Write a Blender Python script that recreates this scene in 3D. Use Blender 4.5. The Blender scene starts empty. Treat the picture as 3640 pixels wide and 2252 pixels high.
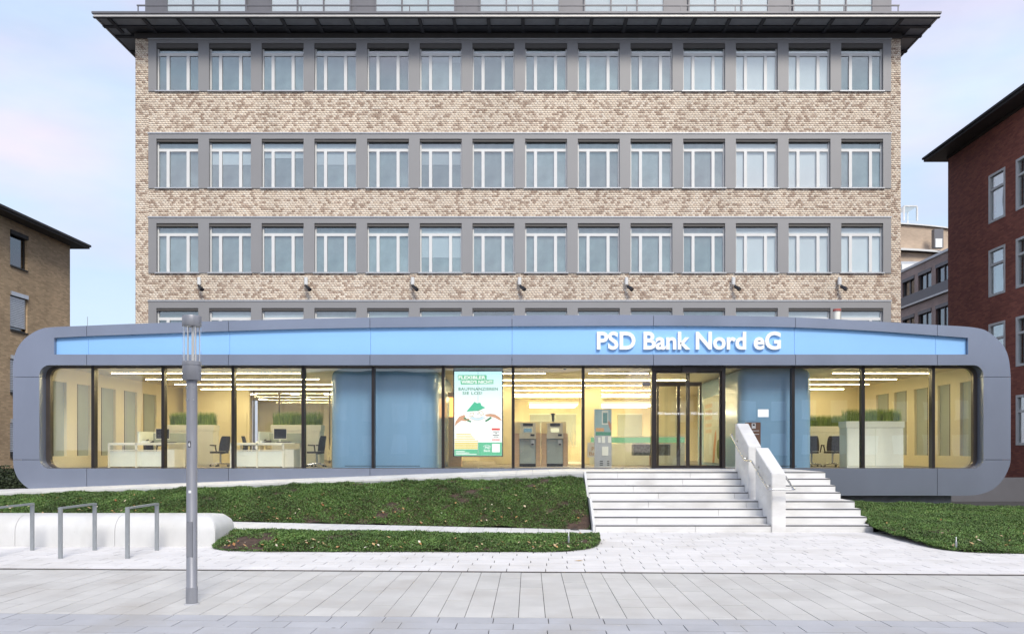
import bpy, bmesh, math, random
import numpy as np
from mathutils import Vector, Matrix
random.seed(7)
rng = np.random.default_rng(11)
R = math.radians
SC = bpy.context.scene
COL = SC.collection

# ------------------------------------------------------------------ camera, sky, sun, exposure
FOC, VX, VY, EYE = 2800.0, 1880.0, 1590.0, 1.8        # surveyed from the photograph (3640 x 2252)
cd = bpy.data.cameras.new('camera'); cam = bpy.data.objects.new('camera', cd); COL.objects.link(cam)
cam.location = (0, 0, EYE); cam.rotation_euler = (R(90), 0, 0)
cd.sensor_width = 36; cd.lens = FOC / 3640 * 36
cd.shift_x = (1820 - VX) / 3640; cd.shift_y = (VY - 1126) / 3640
cd.clip_start = 0.1; cd.clip_end = 3000
SC.camera = cam
SUN_EL, SUN_AZ = 43, 162
wd = bpy.data.worlds.new('World'); SC.world = wd; wd.use_nodes = True
nt = wd.node_tree; nt.nodes.clear()
wo = nt.nodes.new('ShaderNodeOutputWorld'); bg = nt.nodes.new('ShaderNodeBackground')
sky = nt.nodes.new('ShaderNodeTexSky'); sky.sky_type = 'NISHITA'; sky.sun_disc = False
sky.sun_elevation = R(SUN_EL); sky.sun_rotation = R(SUN_AZ); sky.air_density = 1.0; sky.dust_density = 1.5; sky.ozone_density = 2.5
tc = nt.nodes.new('ShaderNodeTexCoord'); mp = nt.nodes.new('ShaderNodeMapping'); mp.inputs['Scale'].default_value = (1.5, 1.5, 4.2)
nz = nt.nodes.new('ShaderNodeTexNoise'); nz.inputs['Scale'].default_value = 1.7; nz.inputs['Detail'].default_value = 7; nz.inputs['Roughness'].default_value = .55
rp = nt.nodes.new('ShaderNodeValToRGB'); rp.color_ramp.elements[0].position = .33; rp.color_ramp.elements[1].position = .68
rp.color_ramp.elements[0].color = (.62,)*3 + (1,); rp.color_ramp.elements[1].color = (.95,)*3 + (1,)
nz2 = nt.nodes.new('ShaderNodeTexNoise'); nz2.inputs['Scale'].default_value = 2.6; nz2.inputs['Detail'].default_value = 3
cr = nt.nodes.new('ShaderNodeValToRGB')
cr.color_ramp.elements[0].position = .38; cr.color_ramp.elements[0].color = (4.7, 5.65, 7.0, 1)
cr.color_ramp.elements[1].position = .66; cr.color_ramp.elements[1].color = (6.0, 5.6, 6.8, 1)
mx = nt.nodes.new('ShaderNodeMixRGB')
L = nt.links.new
L(tc.outputs['Generated'], mp.inputs[0]); L(mp.outputs[0], nz.inputs[0]); L(mp.outputs[0], nz2.inputs[0])
L(nz.outputs[0], rp.inputs[0]); L(rp.outputs[0], mx.inputs[0]); L(nz2.outputs[0], cr.inputs[0])
L(sky.outputs[0], mx.inputs[1]); L(cr.outputs[0], mx.inputs[2]); L(mx.outputs[0], bg.inputs[0]); L(bg.outputs[0], wo.inputs[0])
bg.inputs[1].default_value = 0.085
sd = bpy.data.lights.new('sun', 'SUN'); so = bpy.data.objects.new('sun', sd); COL.objects.link(so)
sd.energy = 1.5; sd.angle = R(18); sd.color = (1, .93, .82)
sv = Vector((math.sin(R(SUN_AZ)) * math.cos(R(SUN_EL)), math.cos(R(SUN_AZ)) * math.cos(R(SUN_EL)), math.sin(R(SUN_EL))))
so.rotation_euler = sv.to_track_quat('Z', 'Y').to_euler(); so.location = sv * 60
vs = SC.view_settings; vs.view_transform = 'Standard'; vs.look = 'None'; vs.exposure = 0.95; vs.gamma = 1; vs.use_curve_mapping = False
SC.render.engine = 'CYCLES'
SC.cycles.use_denoising = True; SC.cycles.max_bounces = 9; SC.cycles.diffuse_bounces = 6; SC.cycles.glossy_bounces = 3
SC.cycles.transparent_max_bounces = 16; SC.cycles.transmission_bounces = 4; SC.cycles.sample_clamp_indirect = 6; SC.cycles.caustics_reflective = False; SC.cycles.caustics_refractive = False

# ------------------------------------------------------------------ helpers
def fx(px, Y): return (px - VX) * Y / FOC
def fz(py, Y): return EYE + (VY - py) * Y / FOC
ORG = Vector((0, 0, 0))

def principled(name):
    m = bpy.data.materials.new(name); m.use_nodes = True
    return m, m.node_tree, m.node_tree.nodes['Principled BSDF']
def N(t, typ, **kw):
    n = t.nodes.new(typ)
    for k, v in kw.items():
        if k in n.inputs: n.inputs[k].default_value = v
        else: setattr(n, k, v)
    return n
def mat(name, col, rough=.6, metal=0, var=.08, scale=3.0, bump=0, bscale=60, rnd=0, spec=None, coord='Object', tint=None, stretch=None, spots=0, tintpos=(.5, .72)):
    """procedural paint / stone: base colour, soft mottling, fine relief, optional per-piece shade"""
    m, t, b = principled(name)
    b.inputs['Roughness'].default_value = rough; b.inputs['Metallic'].default_value = metal
    if spec is not None: b.inputs['Specular IOR Level'].default_value = spec
    if coord == 'Position': src = N(t, 'ShaderNodeNewGeometry').outputs['Position']
    else: src = N(t, 'ShaderNodeTexCoord').outputs[coord]
    if stretch:
        mpn = N(t, 'ShaderNodeMapping'); mpn.inputs['Scale'].default_value = stretch; t.links.new(src, mpn.inputs[0]); src = mpn.outputs[0]
    n1 = N(t, 'ShaderNodeTexNoise', Scale=scale, Detail=6, Roughness=.62); t.links.new(src, n1.inputs[0])
    mr = N(t, 'ShaderNodeMapRange'); mr.inputs[1].default_value = .3; mr.inputs[2].default_value = .7; mr.inputs[3].default_value = 1 - var; mr.inputs[4].default_value = 1 + var
    t.links.new(n1.outputs[0], mr.inputs[0]); fac = mr.outputs[0]
    if rnd:
        oi = N(t, 'ShaderNodeObjectInfo'); ge = N(t, 'ShaderNodeNewGeometry')
        ad = N(t, 'ShaderNodeMath', operation='ADD'); t.links.new(oi.outputs['Random'], ad.inputs[0]); t.links.new(ge.outputs['Random Per Island'], ad.inputs[1])
        fr = N(t, 'ShaderNodeMath', operation='FRACT'); t.links.new(ad.outputs[0], fr.inputs[0])
        m2 = N(t, 'ShaderNodeMapRange'); m2.inputs[3].default_value = 1 - rnd; m2.inputs[4].default_value = 1 + rnd; t.links.new(fr.outputs[0], m2.inputs[0])
        mu = N(t, 'ShaderNodeMath', operation='MULTIPLY'); t.links.new(fac, mu.inputs[0]); t.links.new(m2.outputs[0], mu.inputs[1]); fac = mu.outputs[0]
    vm = N(t, 'ShaderNodeVectorMath', operation='SCALE'); vm.inputs[0].default_value = col; t.links.new(fac, vm.inputs[3]); out = vm.outputs[0]
    if tint:
        n3 = N(t, 'ShaderNodeTexNoise', Scale=scale * .6, Detail=4); t.links.new(src, n3.inputs[0])
        r3 = N(t, 'ShaderNodeValToRGB'); r3.color_ramp.elements[0].position, r3.color_ramp.elements[1].position = tintpos; t.links.new(n3.outputs[0], r3.inputs[0])
        mm = N(t, 'ShaderNodeMixRGB'); mm.inputs[2].default_value = (*tint, 1); t.links.new(r3.outputs[0], mm.inputs[0]); t.links.new(out, mm.inputs[1]); out = mm.outputs[0]
    if spots:
        vo = N(t, 'ShaderNodeTexVoronoi', Scale=2.6); t.links.new(src, vo.inputs[0])
        sm = N(t, 'ShaderNodeTexNoise', Scale=11, Detail=3); t.links.new(src, sm.inputs[0])
        sx_ = N(t, 'ShaderNodeSeparateXYZ'); t.links.new(vo.outputs['Color'], sx_.inputs[0])
        rr_ = N(t, 'ShaderNodeMapRange'); rr_.inputs[1].default_value = .35; rr_.inputs[2].default_value = 1; rr_.inputs[3].default_value = 0; rr_.inputs[4].default_value = .062; t.links.new(sx_.outputs[0], rr_.inputs[0])
        lt = N(t, 'ShaderNodeMath', operation='LESS_THAN'); t.links.new(vo.outputs['Distance'], lt.inputs[0]); t.links.new(rr_.outputs[0], lt.inputs[1])
        mk = N(t, 'ShaderNodeMath', operation='MULTIPLY'); mk.inputs[1].default_value = spots; t.links.new(lt.outputs[0], mk.inputs[0])
        ms_ = N(t, 'ShaderNodeMixRGB'); ms_.inputs[2].default_value = (.16, .15, .14, 1); t.links.new(mk.outputs[0], ms_.inputs[0]); t.links.new(out, ms_.inputs[1]); out = ms_.outputs[0]
    t.links.new(out, b.inputs['Base Color'])
    if bump:
        n2 = N(t, 'ShaderNodeTexNoise', Scale=bscale, Detail=3); t.links.new(src, n2.inputs[0])
        bp = N(t, 'ShaderNodeBump', Strength=bump, Distance=.01); t.links.new(n2.outputs[0], bp.inputs['Height']); t.links.new(bp.outputs[0], b.inputs['Normal'])
    return m
def emit(name, col, s):
    m = bpy.data.materials.new(name); m.use_nodes = True; t = m.node_tree; t.nodes.clear()
    e = N(t, 'ShaderNodeEmission'); e.inputs[0].default_value = (*col, 1); e.inputs[1].default_value = s
    o = N(t, 'ShaderNodeOutputMaterial'); t.links.new(e.outputs[0], o.inputs[0]); return m
def glass(name, tint=(.95, .98, .97), ior=1.5, rough=.0, boost=1.0, wave=0, refl=(1, 1, 1)):
    """thin architectural glass: clear transmission with a Fresnel reflection"""
    m = bpy.data.materials.new(name); m.use_nodes = True; t = m.node_tree; t.nodes.clear()
    tr = N(t, 'ShaderNodeBsdfTransparent'); tr.inputs[0].default_value = (*tint, 1)
    gl = N(t, 'ShaderNodeBsdfGlossy', Roughness=rough); gl.inputs[0].default_value = (*refl, 1)
    fr = N(t, 'ShaderNodeFresnel', IOR=ior); mu = N(t, 'ShaderNodeMath', operation='MULTIPLY', use_clamp=True); mu.inputs[1].default_value = boost
    gb = N(t, 'ShaderNodeNewGeometry'); mi_ = N(t, 'ShaderNodeMapRange'); mi_.inputs[3].default_value = ior; mi_.inputs[4].default_value = 1 / ior; t.links.new(gb.outputs['Backfacing'], mi_.inputs[0]); t.links.new(mi_.outputs[0], fr.inputs['IOR'])
    t.links.new(fr.outputs[0], mu.inputs[0]); mi = N(t, 'ShaderNodeMixShader')
    if wave:
        co = N(t, 'ShaderNodeTexCoord'); nn = N(t, 'ShaderNodeTexNoise', Scale=.8, Detail=1); oi = N(t, 'ShaderNodeObjectInfo'); sc2 = N(t, 'ShaderNodeVectorMath', operation='ADD'); ml = N(t, 'ShaderNodeMath', operation='MULTIPLY'); ml.inputs[1].default_value = 37; t.links.new(oi.outputs['Random'], ml.inputs[0]); t.links.new(ml.outputs[0], sc2.inputs[1]); t.links.new(co.outputs['Object'], sc2.inputs[0]); t.links.new(sc2.outputs[0], nn.inputs[0])
        bp = N(t, 'ShaderNodeBump', Strength=wave, Distance=.02); t.links.new(nn.outputs[0], bp.inputs['Height']); t.links.new(bp.outputs[0], gl.inputs['Normal'])
    t.links.new(mu.outputs[0], mi.inputs[0]); t.links.new(tr.outputs[0], mi.inputs[1]); t.links.new(gl.outputs[0], mi.inputs[2])
    o = N(t, 'ShaderNodeOutputMaterial'); t.links.new(mi.outputs[0], o.inputs[0]); return m
def brickmat(name, c1, c2, mortar, bw=.25, bh=.077, ax='X', var=.15):
    m, t, b = principled(name); b.inputs['Roughness'].default_value = .85
    co = N(t, 'ShaderNodeTexCoord'); sxy = N(t, 'ShaderNodeSeparateXYZ'); t.links.new(co.outputs['Object'], sxy.inputs[0]); mpn = N(t, 'ShaderNodeCombineXYZ'); t.links.new(sxy.outputs[1 if ax == 'X' else 0], mpn.inputs[0]); t.links.new(sxy.outputs[2], mpn.inputs[1])
    br = N(t, 'ShaderNodeTexBrick'); br.inputs['Color1'].default_value = (*c1, 1); br.inputs['Color2'].default_value = (*c2, 1); br.inputs['Mortar'].default_value = (*mortar, 1)
    br.inputs['Scale'].default_value = 1; br.inputs['Brick Width'].default_value = bw; br.inputs['Row Height'].default_value = bh; br.inputs['Mortar Size'].default_value = .006
    t.links.new(mpn.outputs[0], br.inputs[0])
    nn = N(t, 'ShaderNodeTexNoise', Scale=.7, Detail=6); t.links.new(co.outputs['Object'], nn.inputs[0])
    mr = N(t, 'ShaderNodeMapRange'); mr.inputs[1].default_value = .3; mr.inputs[2].default_value = .7; mr.inputs[3].default_value = 1 - var; mr.inputs[4].default_value = 1 + var; t.links.new(nn.outputs[0], mr.inputs[0])
    vm = N(t, 'ShaderNodeVectorMath', operation='SCALE'); t.links.new(br.outputs[0], vm.inputs[0]); t.links.new(mr.outputs[0], vm.inputs[3]); t.links.new(vm.outputs[0], b.inputs['Base Color'])
    bp = N(t, 'ShaderNodeBump', Strength=.4, Distance=.01); bp.invert = True; t.links.new(br.outputs['Fac'], bp.inputs['Height']); t.links.new(bp.outputs[0], b.inputs['Normal'])
    return m
def islandmat(name, stops, rough=.8, nscale=1.5, namp=.25, stretch=(1, 1, 1)):
    """colour picked per separate piece from a ramp, with large soft variation"""
    m, t, b = principled(name); b.inputs['Roughness'].default_value = rough
    ge = N(t, 'ShaderNodeNewGeometry'); rp_ = N(t, 'ShaderNodeValToRGB'); el = rp_.color_ramp.elements
    el[0].position, el[0].color = stops[0][0], (*stops[0][1], 1); el[1].position, el[1].color = stops[-1][0], (*stops[-1][1], 1)
    for p, c in stops[1:-1]:
        e = el.new(p); e.color = (*c, 1)
    t.links.new(ge.outputs['Random Per Island'], rp_.inputs[0])
    co = N(t, 'ShaderNodeTexCoord'); mps = N(t, 'ShaderNodeMapping'); mps.inputs['Scale'].default_value = stretch; t.links.new(co.outputs['Object'], mps.inputs[0]); nn = N(t, 'ShaderNodeTexNoise', Scale=nscale, Detail=4); t.links.new(mps.outputs[0], nn.inputs[0])
    mr = N(t, 'ShaderNodeMapRange'); mr.inputs[1].default_value = .3; mr.inputs[2].default_value = .7; mr.inputs[3].default_value = 1 - namp; mr.inputs[4].default_value = 1 + namp; t.links.new(nn.outputs[0], mr.inputs[0])
    vm = N(t, 'ShaderNodeVectorMath', operation='SCALE'); t.links.new(rp_.outputs[0], vm.inputs[0]); t.links.new(mr.outputs[0], vm.inputs[3]); t.links.new(vm.outputs[0], b.inputs['Base Color'])
    return m

class MB:
    def __init__(s): s.v = []; s.f = []
    def add(s, vs_, fs):
        n = len(s.v); s.v += [tuple(p) for p in vs_]; s.f += [tuple(i + n for i in f) for f in fs]; return s
    def box(s, x0, x1, y0, y1, z0, z1):
        return s.add([(x, y, z) for x in (x0, x1) for y in (y0, y1) for z in (z0, z1)],
                     [(0, 1, 3, 2), (4, 6, 7, 5), (0, 4, 5, 1), (2, 3, 7, 6), (0, 2, 6, 4), (1, 5, 7, 3)])
    def prism(s, poly, a0, a1, ax='y'):
        n = len(poly)
        def pt(p, a): return (p[0], a, p[1]) if ax == 'y' else ((a, p[0], p[1]) if ax == 'x' else (p[0], p[1], a))
        vs_ = [pt(p, a0) for p in poly] + [pt(p, a1) for p in poly]
        return s.add(vs_, [tuple(range(n)), tuple(range(2 * n - 1, n - 1, -1))] + [(i, i + n, (i + 1) % n + n, (i + 1) % n) for i in range(n)])
    def ring(s, outer, inner, y0, y1):
        n = len(outer)
        vs_ = [(p[0], y, p[1]) for y in (y0, y1) for q in (outer, inner) for p in q]
        f = []
        for i in range(n):
            j = (i + 1) % n
            f += [(i, j, n + j, n + i), (2*n + i, 3*n + i, 3*n + j, 2*n + j), (i, 2*n + i, 2*n + j, j), (n + i, n + j, 3*n + j, 3*n + i)]
        return s.add(vs_, f)
    def tube(s, pts, r, n=8, caps=True):
        pts = [Vector(p) for p in pts]; rs = r if isinstance(r, (list, tuple)) else [r] * len(pts); base = len(s.v); up = None
        for k, p in enumerate(pts):
            d = (pts[min(k + 1, len(pts) - 1)] - pts[max(k - 1, 0)]).normalized()
            if up is None or abs(d.dot(up)) > .95: up = Vector((0, 0, 1)) if abs(d.z) < .9 else Vector((1, 0, 0))
            u = d.cross(up).normalized(); w = d.cross(u).normalized()
            s.v += [tuple(p + (u * math.cos(2*math.pi*i/n) + w * math.sin(2*math.pi*i/n)) * rs[k]) for i in range(n)]
        for k in range(len(pts) - 1):
            a = base + k * n
            s.f += [(a + i, a + (i + 1) % n, a + n + (i + 1) % n, a + n + i) for i in range(n)]
        if caps:
            s.f += [tuple(base + i for i in range(n)), tuple(base + (len(pts) - 1) * n + i for i in range(n - 1, -1, -1))]
        return s
    def cyl(s, x, y, z0, z1, r, n=20): return s.tube([(x, y, z0), (x, y, z1)], r, n)
    def lathe(s, prof, x=0, y=0, n=24):
        b = len(s.v); m_ = len(prof)
        for r, z in prof: s.v += [(x + r*math.cos(2*math.pi*i/n), y + r*math.sin(2*math.pi*i/n), z) for i in range(n)]
        for k in range(m_ - 1): s.f += [(b + k*n + i, b + k*n + (i+1) % n, b + (k+1)*n + (i+1) % n, b + (k+1)*n + i) for i in range(n)]
        s.f += [tuple(b + i for i in range(n)), tuple(b + (m_-1)*n + i for i in range(n))]
        return s
    def rot(s, a, ax='Z', c=(0, 0, 0), start=0):
        M = Matrix.Translation(c) @ Matrix.Rotation(a, 4, ax) @ Matrix.Translation([-q for q in c])
        s.v[start:] = [tuple(M @ Vector(p)) for p in s.v[start:]]; return s
    def build(s, name, m, parent=None, smooth=0, bevel=0, label=None, seg=2):
        me = bpy.data.meshes.new(name); o_ = ORG
        me.from_pydata([(p[0] - o_.x, p[1] - o_.y, p[2] - o_.z) for p in s.v], [], s.f)
        bm = bmesh.new(); bm.from_mesh(me)
        bmesh.ops.recalc_face_normals(bm, faces=bm.faces)
        if bevel:
            es = [e for e in bm.edges if len(e.link_faces) == 2 and e.calc_face_angle(0) > .6]
            bmesh.ops.bevel(bm, geom=es, offset=bevel, segments=seg, affect='EDGES', clamp_overlap=True)
        bm.to_mesh(me); bm.free()
        if smooth or bevel:
            me.polygons.foreach_set('use_smooth', [True] * len(me.polygons)); me.set_sharp_from_angle(angle=R(smooth or 35))
        return link(name, me, m, parent, label)
def link(name, me, m, parent=None, label=None, loc=None):
    if m is not None and not me.materials: me.materials.append(m)
    o = bpy.data.objects.new(name, me); COL.objects.link(o)
    if parent: o.parent = parent
    else: o.location = ORG
    if loc: o.location = loc
    if label: o['label'] = label
    return o
def org(x=0, y=0, z=0):
    global ORG; ORG = Vector((x, y, z))
def tag(o, label=None, cat=None, group=None, kind=None):
    for k, v in (('label', label), ('category', cat), ('group', group), ('kind', kind)):
        if v: o[k] = v
    return o
def thing(name, loc, label, cat, group=None, rz=0):
    org(*loc); o = bpy.data.objects.new(name, None); COL.objects.link(o); o.location = loc; o.rotation_euler.z = rz
    o.empty_display_size = .2
    return tag(o, label, cat, group)
def copy_tree(o, parent=None, loc=None, rz=None, label=None):
    c = o.copy(); COL.objects.link(c); c.parent = parent
    if loc is not None: c.location = loc
    if rz is not None: c.rotation_euler.z = rz
    if label: c['label'] = label
    for ch in list(o.children): copy_tree(ch, c)
    return c
def catmull(pts, k=6):
    out = []
    for i in range(len(pts) - 1):
        p0, p1, p2, p3 = pts[max(i-1, 0)], pts[i], pts[i+1], pts[min(i+2, len(pts)-1)]
        for j in range(k):
            t_ = j / k
            out.append(tuple(.5*((2*b) + (-a+c)*t_ + (2*a-5*b+4*c-d)*t_*t_ + (-a+3*b-3*c+d)*t_**3) for a, b, c, d in zip(p0, p1, p2, p3)))
    return out + [tuple(pts[-1])]
def bulk(name, verts, faces4, m, parent=None):
    """fast mesh from numpy quads"""
    me = bpy.data.meshes.new(name); me.vertices.add(len(verts)); me.vertices.foreach_set('co', verts.astype(np.float32).ravel())
    nf = len(faces4); w = faces4.shape[1]; me.loops.add(nf * w); me.loops.foreach_set('vertex_index', faces4.astype(np.int32).ravel())
    me.polygons.add(nf); me.polygons.foreach_set('loop_start', np.arange(0, nf * w, w, dtype=np.int32)); me.update(calc_edges=True)
    return link(name, me, m, parent)

# text outlines are made in one go, then reused
TXT = {}
def make_texts(specs):
    obs = []
    for key, body, size, ext, off, sp in specs:
        c = bpy.data.curves.new('t', 'FONT'); c.body = body; c.size = size; c.extrude = ext; c.offset = off; c.space_character = sp; c.resolution_u = 4
        o = bpy.data.objects.new('t', c); COL.objects.link(o); obs.append((key, o))
    dg = bpy.context.evaluated_depsgraph_get(); dg.update()
    for key, o in obs:
        TXT[key] = bpy.data.meshes.new_from_object(o.evaluated_get(dg))
    for key, o in obs:
        c = o.data; bpy.data.objects.remove(o); bpy.data.curves.remove(c)
def text_part(key, name, m, parent, x0, x1, y, z0, z1, depth=.004, flip=1):
    """stretch a text outline into the rectangle x0..x1, z0..z1 on a plane facing -Y"""
    me = TXT[key].copy(); v = np.empty(len(me.vertices) * 3, np.float32); me.vertices.foreach_get('co', v); v = v.reshape(-1, 3)
    a, b = v.min(0), v.max(0); w = np.empty_like(v)
    w[:, 0] = x0 + (v[:, 0] - a[0]) / (b[0] - a[0]) * (x1 - x0) - ORG.x
    w[:, 2] = z0 + (v[:, 1] - a[1]) / (b[1] - a[1]) * (z1 - z0) - ORG.z
    w[:, 1] = y - depth * (v[:, 2] - a[2]) / max(b[2] - a[2], 1e-6) - ORG.y
    me.vertices.foreach_set('co', w.ravel()); me.update(); me.materials.clear()
    return link(name, me, m, parent)
make_texts([('sign', 'PSD Bank Nord eG', 1, .05, .028, 1.0), ('door', 'PSD Bank Nord eG', 1, .01, .008, 1.0),
            ('flex', 'FLEXIBLER', 1, .01, .035, 1.08), ('wird', "WIRD'S NICHT:", 1, .01, .035, 1.0), ('bau', 'BAUFINANZIEREN', 1, .01, .02, 1.08), ('sie', 'SIE LOS!', 1, .01, .02, 1.1),
            ('psd', 'PSD', 1, .01, .02, 1), ('bank', 'Bank', 1, .01, .015, 1), ('six', '6', 1, .01, .02, 1), ('nine', '9', 1, .01, .02, 1)])

# ------------------------------------------------------------------ materials
M = {}
M['asphalt'] = mat('asphalt', (.06, .06, .062), .9, var=.25, scale=6, bump=.3)
M['mortar'] = mat('paving_bed', (.07, .068, .066), .95, var=.3, scale=8)
M['paver_white'] = mat('paver_white', (.70, .69, .685), .75, var=.06, scale=1.3, bump=.12, bscale=160, rnd=.04, coord='Position', tint=(.60, .585, .565), spots=.5)
M['paver_grey'] = mat('paver_grey', (.53, .525, .505), .75, var=.09, scale=1.6, bump=.18, bscale=140, rnd=.06, coord='Position', tint=(.46, .445, .42), spots=.55)
M['paver_blue'] = mat('paver_bluegrey', (.425, .435, .46), .75, var=.08, scale=1.7, bump=.15, bscale=140, rnd=.05, coord='Position', tint=(.39, .385, .38), spots=.55)
M['steel_dark'] = mat('channel_steel', (.05, .043, .04), .9, 0, var=.3, scale=8)
M['stone_white'] = mat('stone_white', (.69, .69, .68), .6, var=.07, scale=1.8, bump=.1, bscale=70, rnd=.035, coord='Position', tint=(.56, .555, .54), stretch=(1, 1, 2.5), spots=.25)
M['nosing'] = mat('nosing', (.05, .052, .06), .6, var=.2)
M['concrete_white'] = mat('concrete_white', (.63, .635, .63), .55, var=.06, scale=1.5, bump=.08, bscale=50, coord='Position', tint=(.53, .525, .50), stretch=(2.2, 2.2, .9), tintpos=(.45, .85), spots=.3)
M['concrete_grey'] = mat('concrete_grey', (.42, .43, .45), .8, var=.2, scale=4, bump=.2)
M['soil'] = mat('soil', (.07, .045, .033), .95, var=.45, scale=9, bump=.8, bscale=30)
M['leaf'] = islandmat('ground_cover_leaf', [(0, (.042, .085, .018)), (.3, (.074, .152, .03)), (.7, (.108, .205, .042)), (.96, (.16, .25, .065)), (1, (.27, .24, .10))], .6, 1.1, .38)
M['dry_leaf'] = islandmat('dry_leaf', [(0, (.25, .09, .03)), (.4, (.42, .24, .09)), (.75, (.55, .42, .25)), (1, (.75, .7, .58))], .8)
M['galv'] = mat('galvanised_steel', (.36, .385, .40), .45, .55, var=.12, scale=7, stretch=(6, 6, .8))
M['lamp_grey'] = mat('lamp_grey_paint', (.26, .27, .30), .42, .25, var=.1, scale=6, stretch=(4, 4, .5))
M['clear'] = glass('clear_glass', (.97, .98, .98), 1.45)
M['rod'] = mat('lamp_rod', (.75, .72, .68), .3, .6)
M['panel'] = mat('bank_cladding', (.27, .305, .385), .24, .5, var=.06, scale=.55, rnd=.03, bump=.06, bscale=.8, coord='Position', tint=(.235, .265, .33), stretch=(1, 1, .5))
M['fascia'] = mat('fascia_blue', (.285, .56, .95), .45, var=.025, scale=.6, coord='Position')
M['letter'] = mat('sign_white', (.9, .92, .93), .35, var=.02)
M['bronze'] = mat('bronze_frame', (.035, .03, .03), .35, .5, var=.1)
M['bronze_lt'] = mat('bronze_inner_frame', (.10, .085, .075), .3, .5, var=.1)
M['bank_glass'] = glass('facade_glass', (.98, .99, .975), 1.5, wave=.14, boost=1.9)
M['cream'] = mat('interior_cream', (.86, .78, .56), .7, var=.05, scale=.6)
M['ceiling'] = mat('interior_ceiling', (.70, .64, .50), .8, var=.05, scale=.8)
M['carpet'] = mat('carpet', (.30, .26, .20), .95, var=.2, scale=14)
M['white_fit'] = mat('white_laminate', (.86, .85, .76), .4, var=.03)
M['mint'] = mat('mint_glass_front', (.86, .91, .86), .2, var=.03)
M['blind'] = mat('side_blind', (.42, .47, .43), .7, var=.06, scale=1.4)
M['blackm'] = mat('black_mesh', (.018, .018, .022), .6, var=.2, scale=20)
M['chrome'] = mat('chrome', (.55, .55, .56), .25, .9)
M['scr_off'] = mat('dark_screen', (.02, .02, .025), .15)
M['oak'] = mat('oak_veneer', (.62, .43, .27), .5, var=.15, scale=4, stretch=(1, 1, 9))
M['atm_grey'] = mat('atm_grey', (.42, .49, .49), .4, .2, var=.06)
M['atm_light'] = mat('atm_light', (.68, .66, .58), .4, var=.06)
M['pod'] = mat('pod_blue', (.22, .40, .62), .2, var=.08, scale=.8, stretch=(2, 2, .3))
M['planter_grass'] = islandmat('planter_grass', [(0, (.09, .17, .02)), (.5, (.20, .34, .05)), (1, (.42, .52, .14))], .6, 3, .2)
M['lamp'] = emit('led_strip', (1, .82, .45), 34)
M['downlight'] = emit('downlight', (1, .88, .62), 22)
M['lightbox'] = emit('light_box', (1, .88, .6), 9)
M['green_glow'] = emit('green_glow', (.35, .75, .36), .36)
M['orange_glow'] = emit('orange_glow', (1, .42, .1), 1.6)
M['brick'] = islandmat('speckled_brick', [(0, (.40, .295, .225)), (.13, (.475, .37, .29)), (.27, (.58, .47, .375)), (.36, (.735, .63, .505)), (.7, (.775, .67, .545)), (1, (.80, .715, .60))], .85, .5, .10, (1.6, 1.6, .35))
M['brick_bed'] = mat('brick_joint', (.61, .52, .425), .95, var=.12, scale=5)
M['band'] = mat('window_band_grey', (.28, .28, .285), .5, .15, var=.04, scale=.5)
M['reveal'] = mat('blind_slot', (.10, .095, .09), .7)
M['win_white'] = mat('window_white', (.72, .73, .72), .4, var=.03)
M['sill'] = mat('window_sill_metal', (.5, .51, .52), .35, .5)
M['win_glass'] = glass('office_glass', (.94, .97, .98), 1.6, wave=.2, boost=2.9, refl=(.92, .95, .93))
M['roomblind'] = mat('room_blind', (.28, .345, .345), .8, var=.3, scale=.9, rnd=.35)
M['whiteblind'] = mat('white_blind', (.92, .94, .93), .8, var=.05, scale=.9, rnd=.06)
M['soffit'] = mat('soffit_dark', (.045, .048, .056), .6, var=.15)
M['soffit_panel'] = mat('soffit_panel', (.24, .26, .29), .4, var=.15)
M['fasc_white'] = mat('eave_white', (.62, .60, .57), .45, .2, var=.05)
M['pent'] = mat('penthouse_panel', (.165, .165, .18), .45, .3, var=.05)
M['brick_tan'] = brickmat('tan_brick', (.68, .51, .32), (.49, .355, .22), (.5, .38, .27))
M['brick_red'] = brickmat('red_brick', (.43, .145, .10), (.28, .09, .068), (.22, .12, .095))
M['brick_pink'] = brickmat('pink_brick', (.56, .42, .37), (.46, .35, .31), (.46, .39, .36))
M['brick_far'] = brickmat('far_brick', (.55, .43, .32), (.48, .37, .28), (.48, .4, .33), ax='Y')
M['eave_dark'] = mat('eave_dark', (.05, .047, .045), .7, var=.15)
M['roof_dark'] = mat('roof_slate', (.06, .06, .065), .8, var=.2)
M['dark_win'] = glass('dark_window_glass', (.3, .33, .35), 1.5, boost=2.2)
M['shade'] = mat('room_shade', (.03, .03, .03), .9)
M['alu'] = mat('aluminium', (.55, .56, .57), .35, .7)
M['hedge'] = islandmat('hedge_leaf', [(0, (.012, .022, .01)), (1, (.04, .06, .02))], .7)
M['bark'] = mat('bark', (.06, .045, .035), .9)
M['reed'] = mat('reed_print', (.80, .74, .55), .6)
M['halfblind'] = mat('half_drawn_blind', (.55, .62, .63), .8, var=.1, scale=.9, rnd=.3)

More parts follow.
